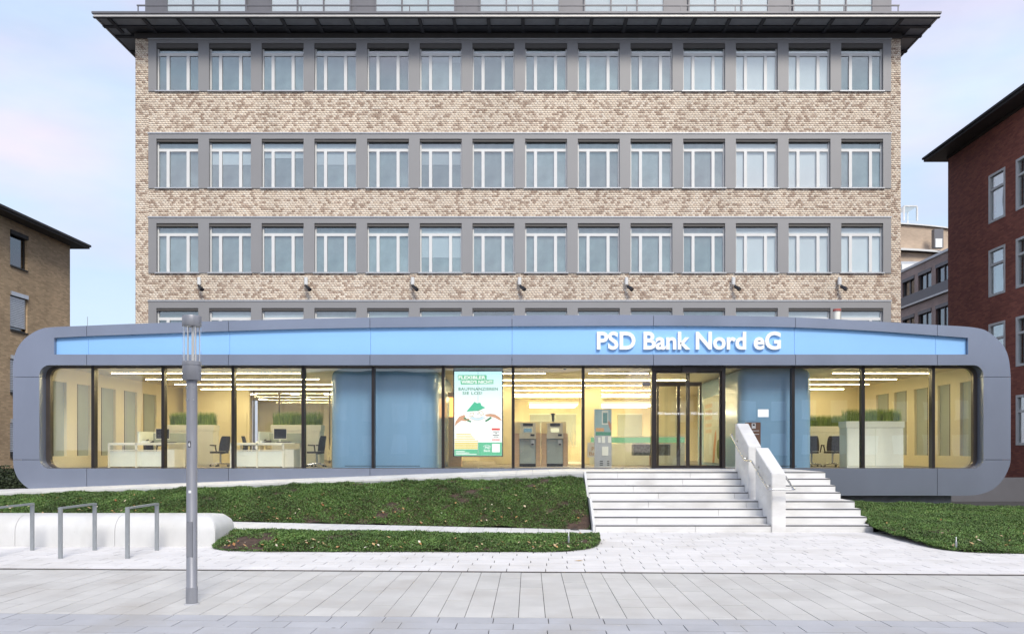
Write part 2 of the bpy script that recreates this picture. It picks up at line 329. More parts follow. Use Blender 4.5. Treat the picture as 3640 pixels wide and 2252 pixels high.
# ================================================================== ground, paving, ramps, beds
org()
g = MB().add([(-600, -600, -.08), (600, -600, -.08), (600, 1200, -.08), (-600, 1200, -.08)], [(0, 1, 2, 3)]).build('ground', M['asphalt']); tag(g, kind='structure')
SH = .039
def shear_quad(mb, u0, u1, v0, v1, z0, z1):
    p = [(u0, v0), (u1, v0), (u1, v1), (u0, v1)]
    mb.add([(u, v - SH * u, z0) for u, v in p] + [(u, v - SH * u, z1) for u, v in p], [(4, 5, 6, 7), (0, 1, 5, 4), (1, 2, 6, 5), (2, 3, 7, 6), (3, 0, 4, 7)])
def visible(x, y, pad=60):
    px, py = VX + x / y * FOC, VY + EYE / y * FOC
    return -pad < px < 3640 + pad and py < 2252 + pad
def pave(name, m, pieces, v0, v1, limit=300):
    """pieces (u, v, width, depth): the largest in view are objects of their own, the rest one joined field"""
    org()
    base = MB(); shear_quad(base, -13, 13, v0, v1, -.075, -.013); root = base.build(name, M['mortar']); tag(root, kind='structure')
    seen = sorted([p for p in pieces if visible(p[0], p[1] - SH * p[0])], key=lambda p: p[1])[:limit]; ss = set(seen); cache = {}
    for p in seen:
        k = (round(p[2], 3), round(p[3], 3))
        if k not in cache:
            q = MB(); shear_quad(q, -k[0]/2, k[0]/2, -k[1]/2, k[1]/2, -.03, 0); o = q.build('paver', m, root); cache[k] = o.data
        else: o = link('paver', cache[k], m, root)
        o.location = (p[0], p[1] - SH * p[0], random.uniform(-.0015, .0015)); o.rotation_euler = (random.uniform(-.0012, .0012), random.uniform(-.0012, .0012), 0)
    rest = MB()
    for p in pieces:
        if p not in ss: shear_quad(rest, p[0]-p[2]/2, p[0]+p[2]/2, p[1]-p[3]/2, p[1]+p[3]/2, -.03, random.uniform(-.0015, .001))
    if rest.v: tag(rest.build('paver_field', m, root), kind='stuff')
    return root
G = .009
rows = []
v = 6.15; r_ = 0
while v < 8.3:
    u = -9 + (.29 if r_ % 2 else 0) + random.uniform(-.08, .08)
    while u < 9: rows.append((u, v + .1375, .575 - G, .275 - G)); u += .575
    v += .275; r_ += 1
pave('footway', M['paver_blue'], rows, 5.5, v + .003); VB = v
cols = []
u = -10.3
while u < 10.3:
    y = VB + random.choice((0, -.3, -.5))
    while y < 11.36:
        l = random.choice((.45, .6, .6, .9, .9, 1.2)); a, b = max(y, VB + .004), min(y + l, 11.362)
        if 11.362 - b < .25: b = 11.362; l = 9
        if b - a < .25: y += l; VBn = a; cols.append((u, (a + b) / 2, .287 - G, b - a - G)) if b - a > .03 else None; continue
        if b - a > .12: cols.append((u, (a + b) / 2, .287 - .0065, b - a - .0065))
        y += l
    u += .287
pave('street_paving', M['paver_grey'], cols, VB + .0035, 11.366)
dr = MB(); shear_quad(dr, -13, 13, 11.368, 11.495, -.08, -.006); org(); d_ = dr.build('drain_channel', M['steel_dark']); tag(d_, kind='structure')
lo_x = [-6.15, -5.9, -5.6, -5.25, -4.4, .2, .67, 1.08, 1.30, 1.37]; lo_y = [15.2, 14.7, 14.0, 13.72, 13.62, 13.6, 13.67, 14.0, 14.5, 15.05]
def low_front(x): return float(np.interp(x, lo_x, lo_y))
ri_x = [7.2, 7.3, 7.5, 7.9, 8.6, 22]; ri_y = [14.3, 13.85, 13.58, 13.42, 13.35, 12.9]
def right_front(x): return float(np.interp(x, ri_x, ri_y))
rows = []
v = 11.497; r_ = 0
while v < 17.1:
    u = -11.5 + (.29 if r_ % 2 else 0) + random.uniform(-.1, .1)
    while u < 11.5:
        y = v + .1375 - SH * u
        bed = (-5.3 < u < 1 and y > low_front(u) + .35) or (u > 7.7 and y > right_front(u) + .35) or (u < -5.9 and y > 14.8) or (1.6 < u < 7.2 and y > 17.1)
        if not bed: rows.append((u, v + .1375, .575 - .013, .275 - .010))
        u += .575
    v += .275; r_ += 1
pave('plaza_paving', M['paver_white'], rows, 11.496, v)

def zl(x): return max(0., (1.4 - x) * .0225) + .02
def zu(x): return 1.2 if x >= .75 else 1.2 - .0373 * (.75 - x)
def ramp(name, x0, x1, y0, y1, zf, step, wall):
    org(); base = MB()
    n = 24
    for i in range(n):
        a, b = x0 + (x1 - x0) * i / n, x0 + (x1 - x0) * (i + 1) / n
        base.add([(a, y0, -.07), (b, y0, -.07), (b, y1, -.07), (a, y1, -.07), (a, y0, zf(a) - .012), (b, y0, zf(b) - .012), (b, y1, zf(b) - .012), (a, y1, zf(a) - .012)],
                 [(0, 1, 5, 4), (2, 3, 7, 6), (4, 5, 6, 7)])
    root = base.build(name, wall); tag(root, kind='structure')
    x = x1; alt = 0
    while x - step > x0:
        a, b = x - step + G / 2, x - G / 2
        q = MB().add([(a, y0 - .004, zf(a) - .05), (b, y0 - .004, zf(b) - .05), (b, y1, zf(b) - .05), (a, y1, zf(a) - .05), (a, y0 - .004, zf(a)), (b, y0 - .004, zf(b)), (b, y1, zf(b)), (a, y1, zf(a))],
                     [(4, 5, 6, 7), (0, 1, 5, 4), (1, 2, 6, 5), (2, 3, 7, 6), (3, 0, 4, 7)])
        q.build('paver', M['stone_white'], root); x -= step
    return root
ramp('lower_ramp_path', -14.5, 1.36, 15.6, 17.1, zl, .29, M['concrete_grey'])
ramp('upper_ramp_path', -15.5, 1.36, 19.5, 22.56, zu, .42, M['concrete_grey'])
org(); pf = MB().box(1.362, 7.35, 19.56, 22.56, -.05, 1.188).build('entrance_platform', M['concrete_grey']); tag(pf, kind='structure')
x = 1.365
while x < 7.3:
    for (ya, yb) in ((19.85, 21.2), (21.2, 22.56)):
        MB().box(x, min(x + .59, 7.35), ya, yb - G, 1.15, 1.2).build('paver', M['stone_white'], pf)
    x += .6

# planted beds: soil surface + ground cover
def bump2(x, y): return .02 * np.sin(2.1*x + 1.3*y) + .015 * np.sin(4.7*x - 3.1*y + 1) + .01 * np.sin(9.3*x + 7.7*y)
def z_up(x, y):
    t = np.clip((y - 17.12) / 2.3, 0, 1); back = np.where(x > -3, 1.2 - .0373*np.clip(.75 - x, 0, 99) - .10 - .06*np.clip((x + 3)/4, 0, 1), 1.2 - .0373*(.75 - x) - .09)
    fr = np.clip((1.4 - x)*.0225, 0, 9) + .03
    return fr + (back - fr)*t + .09*np.sin(np.pi*t) + bump2(x, y)
def z_lo(x, y):
    f = np.interp(x, lo_x, lo_y); t = np.clip((y - f) / (15.58 - f + 1e-6), 0, 1); fr = .03; back = np.clip((1.4 - x)*.0225, 0, 9) + .0
    return fr + (back - fr)*t + .13*np.sin(np.pi*np.clip(t, 0, 1))*np.clip((x + 6.2)/1.2, .1, 1) + bump2(x, y)*.5
def z_ri(x, y):
    f = np.interp(x, ri_x, ri_y); t = np.clip((y - f) / (22 - f), 0, 1)
    return .03 + (.30 - .035*(x - 8))*t**.8 + bump2(x, y)*.8
def bed(name, x0, x1, ylo, yhi, zf, nx, ny, bare, dens, label, spill=False):
    org()
    xs = np.linspace(x0, x1, nx); V = []
    for x in xs:
        ys = np.linspace(ylo(x), yhi(x), ny); V.append(np.stack([np.full(ny, x), ys, zf(np.full(ny, x), ys)], 1))
    V = np.concatenate(V); i, j = np.meshgrid(np.arange(nx-1), np.arange(ny-1), indexing='ij'); a = (i*ny + j).ravel()
    o = bulk('soil_' + name, V, np.stack([a, a+ny, a+ny+1, a+1], 1), M['soil']); o.data.polygons.foreach_set('use_smooth', [True]*len(o.data.polygons)); tag(o, kind='structure')
    area = sum((yhi(x) - ylo(x)) for x in xs) / nx * (x1 - x0); n = int(area * dens)
    X = rng.uniform(x0, x1, n); lo = np.array([ylo(x) for x in xs]); hi = np.array([yhi(x) for x in xs]); l = np.interp(X, xs, lo); h = np.interp(X, xs, hi); Y = rng.uniform(0, 1, n)*(h - l + .05) + l - .05*rng.random(n)
    nse = np.sin(3.1*X + 1.7*Y)+np.sin(5.3*X - 4.4*Y + 2)+np.sin(1.3*X - 2.2*Y + .5)+.8*np.sin(11*X + 9*Y)+.8*np.sin(8*X - 13*Y + 3)
    keep = rng.uniform(-1.2, 1.2, n) + nse < 3.6 - bare(X, Y); X, Y, nse = X[keep], Y[keep], nse[keep]; n = len(X)
    clump = .5 + .5*np.sin(17*X + 5*Y)*np.sin(13*Y - 6*X)
    Z = zf(X, Y) + rng.uniform(.0, 1, n)**1.5 * (.02 + .04*clump)
    n3 = int((x1 - x0)*260) if spill else 0
    if n3:
        X3 = rng.uniform(x0, x1, n3); Y3 = np.interp(X3, xs, lo) - np.abs(rng.normal(0, .045, n3))*(.5 + .5*np.sin(6*X3)*np.sin(2.3*X3 + 1)) - .01
        X = np.concatenate([X, X3]); Y = np.concatenate([Y, Y3]); Z = np.concatenate([Z, .012 + .03*rng.random(n3)]); n = len(X)
    P = np.stack([X, Y, Z], 1); s = rng.uniform(.007, .014, n)[:, None]
    az = rng.uniform(0, 2*np.pi, n); tilt = rng.uniform(.1, 1.15, n)
    u = np.stack([np.cos(az), np.sin(az), np.zeros(n)], 1); w = np.stack([-np.sin(az)*np.cos(tilt), np.cos(az)*np.cos(tilt), np.sin(tilt)], 1)
    Q = np.stack([P - w*s*1.5, P + u*s*.75, P + w*s*1.5, P - u*s*.75], 1).reshape(-1, 3)
    c = bulk('ground_cover', Q, np.arange(4*n).reshape(-1, 4), M['leaf']); tag(c, label, 'ground cover', kind='stuff')
    return zf
bed('upper_bed', -15.5, 1.34, lambda x: 17.12, lambda x: 19.47, z_up, 130, 20, lambda X, Y: np.where(X > -5, 1.1 + .12*(X+5), .3) + .8*np.exp(-((Y-17.2)/.12)**2), 8500, 'dense low green ground cover on the sloping bed between the two ramps')
bed('lower_bed', -6.2, 1.365, low_front, lambda x: 15.58, z_lo, 70, 16, lambda X, Y: np.where(X < -4.6, 3.2, .8), 8500, 'narrow strip of low green ground cover in front of the lower ramp', True)
bed('right_bed', 7.2, 16, right_front, lambda x: 16.7 if x < 7.37 else 22.05, z_ri, 90, 40, lambda X, Y: .5 + .5*np.exp(-((Y-np.interp(X, ri_x, ri_y))/.2)**2) + 1.5*np.exp(-((Y-22)/.25)**2), 5500, 'broad low green ground cover to the right of the stairs', True)
# fallen leaves and petals
def litter(name, spots, label):
    n = len(spots); P = np.array(spots); s = rng.uniform(.014, .034, n)[:, None]; az = rng.uniform(0, 6.28, n); tl = rng.uniform(-.7, .7, n)
    u = np.stack([np.cos(az), np.sin(az), np.sin(tl)*.5], 1); w = np.stack([-np.sin(az), np.cos(az), np.sin(tl)], 1)
    Q = np.stack([P - w*s*1.4, P + u*s*.8 + [0, 0, .006], P + w*s*1.4, P - u*s*.8], 1).reshape(-1, 3)
    tag(bulk(name, Q, np.arange(4*n).reshape(-1, 4), M['dry_leaf']), label, 'fallen leaves', kind='stuff')
sp = []
for _ in range(240):
    x = rng.uniform(-12, 1.3); y = 17.14 + abs(rng.normal(0, .35 if rng.random() < .6 else 1.0)); y = min(y, 19.3); sp.append((x, y, float(z_up(np.array([x]), np.array([y]))[0]) + .06))
for _ in range(110):
    x = rng.uniform(-5.4, 1.2); y = low_front(x) + abs(rng.normal(.05, .25)); y = min(y, 15.4); sp.append((x, y, float(z_lo(np.array([x]), np.array([y]))[0]) + .05))
for _ in range(130):
    x = rng.uniform(7.4, 13); y = right_front(x) + abs(rng.normal(.1, 1.6)); y = min(y, 21.5); sp.append((x, y, float(z_ri(np.array([x]), np.array([y]))[0]) + .055))
litter('leaf_litter', sp, 'scattered dry brown leaves lying on the planted beds')
tag(MB().add([(.72, 12.55, .004), (.80, 12.50, .004), (.87, 12.54, .018), (.79, 12.60, .006)], [(0, 1, 2, 3)]).build('fallen_leaf', M['dry_leaf']), 'single dry leaf lying on the white plaza paving', 'leaf')

# ================================================================== stairs
XL, XA, XB, XR = 1.42, 5.17, 5.47, 7.35
YF = [16.8, 17.12, 17.44, 17.76, 18.56, 18.88, 19.20, 19.52, 19.86]
st = thing('entrance_stairs', (4.4, 16.8, 0), 'white stone entrance stairs with dark nosing strips and a landing', 'stairs')
joints = [[3.9], [2.75], [3.55], [2.5], [3.75], [2.6], [3.25], [2.95, 4.4]]
joints = [[3.55], [2.35], [4.2], [2.7, 4.9], [3.05, 4.85], [2.5], [3.75], [2.2, 4.0]]
for k in range(8):
    z1 = .15 * (k + 1); z0 = z1 - .165
    for side, (xa, xb, js) in enumerate(((XL, XA - .003, joints[k]), (XB + .003, XR, []))):
        edges = [xa] + js + [xb]
        for a, b in zip(edges[:-1], edges[1:]):
            s_ = MB().box(a + .003, b - .003, YF[k], YF[k+1] + .03, z0, z1).build('step', M['stone_white'], st, bevel=.004, seg=1)
            MB().box(a + .001, b - .001, YF[k] - .004, YF[k] + .012, z1 - .026, z1 - .001).build('nosing', M['nosing'], s_)
core = [(16.85, -.05)] + sum([[(YF[k] + .05, .15*k - .02 if k else -.05), (YF[k] + .05, .15*(k+1) - .02)] for k in range(8)], []) + [(19.85, 1.18), (19.85, -.05)]
MB().prism(core, XL + .01, XR - .01, 'x').build('stair_core', M['concrete_grey'], st)
ck = [(16.78, -.05), (16.78, .16), (17.76, .66), (18.5, .66), (19.5, 1.2), (19.56, 1.2), (19.56, -.05)]
MB().prism(ck, XL - .055, XL - .002, 'x').build('cheek_wall', M['concrete_white'], st)
def swall(poly, label, y):
    org(5.32, y, 0); o = MB().prism(poly, XA, XB, 'x').build('stair_wall', M['stone_white'], bevel=.012); tag(o, label, 'wall')
swall([(16.76, -.02), (16.76, 1.24), (17.98, 1.80), (17.98, -.02)], 'lower white parapet block with sloping top between the stair flights', 16.76)
swall([(18.54, .3), (18.54, 1.83), (19.62, 2.40), (19.74, 2.40), (19.74, .3)], 'upper white parapet block with sloping top beside the entrance doors', 18.54)
hr = thing('handrail', (5.05, 16.5, 0), 'stainless steel tube handrail following the parapet and wrapping round its front', 'handrail')
rl = [(5.12, 19.76, 2.12), (5.06, 19.74, 2.12), (5.05, 19.66, 2.10), (5.05, 18.46, 1.52), (5.05, 18.36, 1.5), (5.05, 17.92, 1.5), (5.05, 17.82, 1.48), (5.05, 16.66, .94), (5.05, 16.58, .925), (5.07, 16.55, .925), (5.13, 16.545, .925), (5.5, 16.545, .925), (5.56, 16.55, .925), (5.59, 16.58, .925), (5.59, 16.66, .94), (5.59, 17.82, 1.48)]
MB().tube(rl, .021, 12).build('rail', M['chrome'], hr, smooth=50)
for y, z in ((19.5, 2.03), (18.66, 1.62), (17.7, 1.43), (16.9, 1.05)):
    MB().tube([(5.05, y, z - .02), (5.06, y, z - .07), (5.165, y, z - .07)], .008, 8).build('bracket', M['chrome'], hr)
    MB().tube([(5.158, y, z - .07), (5.169, y, z - .07)], .028, 12).build('rosette', M['chrome'], hr)

# ================================================================== bench, racks, lamp, small site things
def bench_sec(x, zmax=9.):
    pts = [(14.36, -.03), (14.36, .12), (14.36, .255)] + [(14.66 - .3*math.cos(a), .255 + .3*math.sin(a)) for a in [R(12*i) for i in range(1, 8)]] + [(14.75, .555), (15.05, .555), (15.2, .53), (15.28, .45), (15.28, -.03)]
    return [(x, y, min(z, zmax)) for y, z in pts]
def bench_block(x0, x1, label, round_end=False):
    org((x0 + x1)/2, 14.8, 0); secs = [bench_sec(x0 + .004), bench_sec(x1 - (.3 if round_end else .004))]
    if round_end:
        for i in range(1, 9):
            a = R(90 - 11.25*i); secs.append(bench_sec(x1 - .3 + .3*math.cos(a), .255 + .3*math.sin(a)))
    n = len(secs[0]); b = MB(); vs_ = sum(secs, [])
    f = [tuple(range(n)), tuple(range((len(secs)-1)*n, len(secs)*n))] + [(k*n+i, k*n+(i+1) % n, (k+1)*n+(i+1) % n, (k+1)*n+i) for k in range(len(secs)-1) for i in range(n)]
    b.add(vs_, f); tag(b.build('concrete_bench_block', M['concrete_white'], smooth=40), label, 'bench', 'white concrete bench wall blocks')
bench_block(-11.2, -9.37, 'white concrete bench block at the left edge, behind the leftmost bicycle stand')
bench_block(-9.37, -7.55, 'white concrete bench block in the middle, behind the complete middle bicycle stand')
bench_block(-7.55, -5.72, 'white concrete bench block with the rounded end nearest the lamp post', True)
def rack(x, label):
    r0 = thing('bicycle_stand', (x, 13.3, 0), label, 'bike rack', 'bicycle stands in front of the bench')
    MB().box(x - .034, x + .034, 12.79, 12.82, -.02, .828).build('leg', M['galv'], r0, bevel=.005)
    MB().box(x - .034, x + .034, 13.80, 13.83, -.02, .828).build('leg', M['galv'], r0, bevel=.005)
    MB().box(x - .036, x + .036, 12.785, 13.835, .80, .832).build('top_bar', M['galv'], r0, bevel=.006)
rack(-8.71, 'galvanised steel bicycle stand cut off by the left edge'); rack(-7.615, 'galvanised steel bicycle stand in the middle of three'); rack(-6.525, 'galvanised steel bicycle stand nearest the lamp post')
LX, LY = -3.885, 9.08
lp = thing('lamp_post', (LX, LY, 0), 'slim grey lamp post with a cylindrical clear glass lantern', 'street lamp')
MB().lathe([(.064, -.03), (.064, .19), (.0635, .2), (.0595, .205), (.059, 2.60)], LX, LY, 28).build('pole', M['lamp_grey'], lp, smooth=40)
c_ = MB().lathe([(.1, 2.578), (.103, 2.582), (.103, 2.735), (.098, 2.737), (.098, 2.747), (.103, 2.75), (.103, 2.79), (.09, 2.795)], LX, LY, 32).build('collar', M['lamp_grey'], lp, smooth=40)
MB().lathe([(.102, 3.196), (.104, 3.2), (.104, 3.305), (.1, 3.315), (.02, 3.32)], LX, LY, 32).build('cap', M['lamp_grey'], lp, smooth=40)
gt = MB().tube([(LX, LY, 2.79), (LX, LY, 3.2)], .1, 32, caps=False).build('glass_cylinder', M['clear'], lp, smooth=60)
for a in (20, 80, 140, 200, 260, 320): MB().cyl(LX + .082*math.cos(R(a)), LY + .082*math.sin(R(a)), 2.79, 3.2, .0048, 8).build('rod', M['rod'], lp)
MB().cyl(LX + .012, LY, 2.79, 3.2, .016, 14).build('lamp_tube', M['rod'], lp, smooth=50)
for z in (2.49, 2.35):
    for a in (250, 310, 190): MB().tube([(LX + .055*math.cos(R(a)), LY + .055*math.sin(R(a)), z), (LX + .066*math.cos(R(a)), LY + .066*math.sin(R(a)), z)], .009, 8).build('bolt', M['galv'], lp)
MB().box(LX - .018, LX + .012, LY - .0615, LY - .058, 1.805, 1.875).build('number_plate', M['nosing'], lp)
MB().box(LX - .035, LX + .035, LY - .0607, LY - .0555, .55, .95).build('service_door', M['lamp_grey'], lp, bevel=.003)
MB().box(LX - .012, LX + .018, LY - .0612, LY - .0585, 1.28, 1.31).build('sticker', M['letter'], lp)
text_part('six', 'number', M['letter'], lp, LX - .012, LX + .006, LY - .0618, 1.815, 1.862, .001)
MB().lathe([(.085, -.004), (.085, .004), (.066, .012)], LX, LY, 24).build('base_collar', M['concrete_grey'], lp)
def dome(x, y, z, label):
    org(x, y, z); b = MB().lathe([(.115, -.02), (.115, .006), (.1, .03), (.065, .05), (.02, .058)], x, y, 20)
    tag(b.build('ground_light', M['steel_dark'], smooth=50), label, 'ground light', 'dark dome lights along the ramps')
for px, lb in ((327, 'dark dome light on the upper ramp edge, left of the lamp post'), (905, 'dark dome light on the upper ramp edge, first to the right of the lamp post'), (1483, 'dark dome light on the upper ramp edge below the curved blue booth'), (2022, 'dark dome light at the top of the upper ramp beside the stairs')):
    x = fx(px, 19.75); dome(x, 19.75, zu(x), lb)
for px, lb in ((1400, 'dark dome light on the middle of the lower ramp path'), (2042, 'dark dome light at the lower ramp end beside the stairs')):
    x = fx(px, 17.0); dome(x, 17.0, zl(x), lb)
for x, y, lb, zf in ((.71, 14.05, 'thin pale stake standing in the lower planted strip', z_lo), (7.46, 13.75, 'thin pale stake standing in the right planted bed', z_ri)):
    z = float(zf(np.array([x]), np.array([y]))[0]); s0 = thing('marker_stake', (x, y, z), lb, 'stake'); MB().cyl(x, y, z, z + .12, .018, 10).build('sleeve', M['galv'], s0); MB().cyl(x, y, z + .1, z + .2, .007, 8).build('pin', M['letter'], s0)

# ================================================================== bank pavilion
YB, YG = 22.2, 22.5
def W(px, py, Y=YB): return (fx(px, Y), fz(py, Y))
bk = thing('bank_building', (-.5, YB, 0), 'low bank pavilion with rounded grey frame, blue fascia and lit glass front', 'building')
top_pts = [(308, 1157), (478, 1150), (812, 1139.5), (1315, 1128), (1820, 1121), (2100, 1119), (2323, 1119), (2600, 1121.5), (2828, 1127), (3080, 1140), (3332, 1154.5)]
top_c = catmull(top_pts, 8)
st_pts = [(193, 1200), (308, 1194), (640, 1182), (1000, 1170), (1315, 1164), (1820, 1159), (2323, 1157), (2600, 1159), (2828, 1163), (3080, 1174), (3332, 1192), (3441, 1200)]
st_c = catmull(st_pts, 8)
def curve_between(c, a, b):
    ya = np.interp([a, b], [p[0] for p in c], [p[1] for p in c]); mid = [p for p in c if a + .5 < p[0] < b - .5]
    return [(a, float(ya[0]))] + mid + [(b, float(ya[1]))]
SB, OT, OB, FB = 1259, 1297, 1664, 1760           # strip bottom, opening top/bottom, frame bottom
tl = catmull([(46, 1338), (46, 1293), (58, 1244), (81, 1210), (112, 1185), (145, 1169), (185, 1162), (308, 1157)], 5)
tr = catmull([(3332, 1154.5), (3430, 1160), (3487, 1168), (3516, 1181), (3550, 1208), (3574, 1240), (3587, 1280), (3593, 1338)], 5)
bl = catmull([(308, FB), (196, 1759), (140, 1750), (98, 1732), (66, 1702), (50, 1665), (46, 1633)], 5)
br = catmull([(3593, 1633), (3587, 1660), (3566, 1702), (3533, 1735), (3492, 1753), (3440, FB), (3332, FB)], 5)
RO = 36
def arc(cx, cy, r, a0, a1, n=7): return [(cx + r*math.cos(R(a0 + (a1-a0)*i/n)), cy - r*math.sin(R(a0 + (a1-a0)*i/n))) for i in range(n+1)]
OL, ORR = 140, 3496
jx = [308, 812, 1315, 1820, 2323, 2828, 3332]
def panel(pts, name='cladding_panel', y0=YB, y1=YG + .02, m='panel', g=1.0):
    return MB().prism([W(*p) for p in pts], y0, y1).build(name, M[m], bk)
gp = .8
panel(tl[:-1] + [(308 - gp, 1157), (308 - gp, 1194), (193, 1200), (193, SB), (308 - gp, SB), (308 - gp, OT)] + arc(OL + RO, OT + RO, RO, 90, 180) + [(OL, 1338)])
panel([(46, 1339.6), (OL, 1339.6), (OL, 1632), (46, 1632)])
panel([(46, 1633.6)] + [(OL, 1633.6)] + arc(OL + RO, OB - RO, RO, 180, 270) + [(308 - gp, OB), (308 - gp, FB)] + bl[1:-1])
panel([(3332 + gp, 1154.5)] + tr[1:-1] + [(3593, 1338), (ORR, 1338)] + arc(ORR - RO, OT + RO, RO, 0, 90) + [(3332 + gp, OT), (3332 + gp, SB), (3441, SB), (3441, 1200), (3332 + gp, 1192)])
panel([(ORR, 1339.6), (3593, 1339.6), (3593, 1632), (ORR, 1632)])
panel([(ORR, 1633.6), (3593, 1633.6)] + br[1:-1] + [(3332 + gp, FB), (3332 + gp, OB)] + arc(ORR - RO, OB - RO, RO, 270, 360))
for a, b in zip(jx[:-1], jx[1:]):
    panel(curve_between(top_c, a + gp, b - gp) + list(reversed(curve_between(st_c, a + gp, b - gp))))
    panel([(a + gp, SB), (b - gp, SB), (b - gp, OT), (a + gp, OT)])
    panel([(a + gp, OB), (b - gp, OB), (b - gp, FB), (a + gp, FB)])
ex = [190] + jx + [3444]
for a, b in zip(ex[:-1], ex[1:]):
    cvt = [(x, y - 6) for x, y in curve_between(st_c, max(a, 193) + .5, min(b, 3441) - .5)]
    panel(cvt + [(cvt[-1][0], SB + 5), (cvt[0][0], SB + 5)], 'fascia_panel', YB + .1, YG, 'fascia')
# lettering: one mesh for each letter
tm = TXT['sign']; bm = bmesh.new(); bm.from_mesh(tm); bm.verts.ensure_lookup_table(); seen = set(); isl = []
for v0 in bm.verts:
    if v0.index in seen: continue
    stack, comp = [v0], []; seen.add(v0.index)
    while stack:
        q = stack.pop(); comp.append(q)
        for e in q.link_edges:
            w = e.other_vert(q)
            if w.index not in seen: seen.add(w.index); stack.append(w)
    isl.append(comp)
allx = [v_.co.x for v_ in bm.verts]; ally = [v_.co.y for v_ in bm.verts]; mnx, mxx, mny, mxy = min(allx), max(allx), min(ally), max(ally)
x0, z1 = W(2122, 1177); x1, z0 = W(2777, 1242)
groups = {}
for comp in isl:
    a, b = min(q.co.x for q in comp), max(q.co.x for q in comp)
    hit = [k for k in groups if not (groups[k][1] < a or groups[k][2] > b) and min(groups[k][2], b) - max(groups[k][1], a) > .6*min(b - a, groups[k][2]-groups[k][1])]
    if hit: k = hit[0]; groups[k] = (groups[k][0] + comp, min(a, groups[k][1]), max(b, groups[k][2]))
    else: groups[len(groups)] = (comp, a, b)
for comp, a, b in groups.values():
    ids = {q.index: i for i, q in enumerate(comp)}; fs = {f for q in comp for f in q.link_faces}; mb = MB()
    mb.add([(x0 + (q.co.x-mnx)/(mxx-mnx)*(x1-x0), YB + .02 + (.0 if q.co.z > 0 else .075), z0 + (q.co.y-mny)/(mxy-mny)*(z1-z0)) for q in comp], [tuple(ids[q.index] for q in f.verts) for f in fs])
    mb.build('sign_letter', M['letter'], bk)
bm.free()
# shell, roof, plinth
outer = tl[:-1] + [(308, 1157)] + top_c[1:-1] + tr + br + bl
cx, cz = -.5, 2.8
oo = [W(*p) for p in outer]; oi = [((x - cx)*.997 + cx, (z - cz)*.985 + cz) for x, z in oo]
sh = MB(); n = len(oi); sh.add([(x, YG + .021, z) for x, z in oi] + [(x, 30.9, z) for x, z in oi], [(i, (i+1) % n, n + (i+1) % n, n + i) for i in range(n)])
sh.build('shell', M['panel'], bk, smooth=40)
MB().box(-13.2, 12.2, 22.75, 30.8, -.05, .5).build('plinth', M['concrete_grey'], bk)
MB().tube([(fx(311, 23), 23, 5.1), (fx(311, 23), 23, 5.62)], .008, 6).build('lightning_rod', M['galv'], bk)
# opening frame, mullions, panes, doors
def rrect(l, t_, r, b, rad, n=7):
    return arc(l + rad, t_ + rad, rad, 180, 90, n) + arc(r - rad, t_ + rad, rad, 90, 0, n) + arc(r - rad, b - rad, rad, 360, 270, n) + arc(l + rad, b - rad, rad, 270, 180, n)
MB().ring([W(*p) for p in rrect(OL - 4, OT - 4, ORR + 4, OB + 6, RO + 2)], [W(*p) for p in rrect(OL + 15, OT + 7, ORR - 15, OB - 1.5, RO - 4)], YG, YG + .12).build('opening_frame', M['bronze_lt'], bk)
z_t, z_b = W(0, OT)[1], 1.2
mull = [-12.45 + 2*k for k in range(13)]
for x in mull:
    if abs(x - 3.55) < .3 or abs(x - 5.55) < .3: continue
    MB().box(x - .042, x + .042, YG - .02, YG + .17, z_b - .01, z_t + .02).build('mullion', M['bronze'], bk)
edges = [W(OL + 6, 0)[0]] + mull + [W(ORR - 6, 0)[0]]
for k, (a, b) in enumerate(zip(edges[:-1], edges[1:])):
    if k == 9: continue
    l0 = 40 if k in (0, 13) else 0
    MB().box(a + .02, b - .02, YG + .075, YG + .095, z_b - .005, z_t + .03).build('pane', M['bank_glass'], bk)
XD0, XD1 = 3.55, 5.55
fr = MB()
for x in (XD0, XD1): fr.box(x - .05, x + .05, YG - .06, YG + .16, z_b, z_t + .02)
fr.box(XD0 + .05, XD1 - .05, YG - .05, YG + .14, z_t - .13, z_t - .02); fr.build('door_frame', M['bronze'], bk)
MB().box(4.36, 4.76, YG - .13, YG - .052, z_t - .2, z_t - .03).build('door_sensor', M['bronze'], bk)
for side, (a, b) in enumerate(((XD0 + .055, 4.545), (4.555, XD1 - .055))):
    d = MB()
    for x in ((a, a + .045), (b - .045, b)): d.box(x[0], x[1], YG + .03, YG + .09, z_b + .01, z_t - .135)
    d.box(a + .045, b - .045, YG + .03, YG + .09, z_b + .01, z_b + .09); d.box(a + .045, b - .045, YG + .03, YG + .09, z_t - .19, z_t - .135)
    do = d.build('door', M['bronze'], bk)
    MB().box(a + .04, b - .04, YG + .052, YG + .066, z_b + .085, z_t - .185).build('pane', M['bank_glass'], do)
    text_part('door', 'lettering', M['letter'], do, a + .09, b - .10, YG + .048, fz(1473, YG + .05), fz(1464, YG + .05), .001)
# inner lobby doors
li = MB()
for x in (3.98, 5.3): li.box(x - .03, x + .03, 24.3, 24.38, z_b, 3.75)
for x in (4.62,): li.box(x - .05, x + .05, 24.3, 24.38, z_b, 3.7)
li.box(3.5, 5.33, 24.28, 24.4, 3.7, 3.82); li.build('inner_door_frame', M['bronze'], bk)
for a, b in ((4.02, 4.56), (4.68, 5.26)): MB().box(a, b, 24.33, 24.345, z_b, 3.7).build('pane', M['bank_glass'], bk)
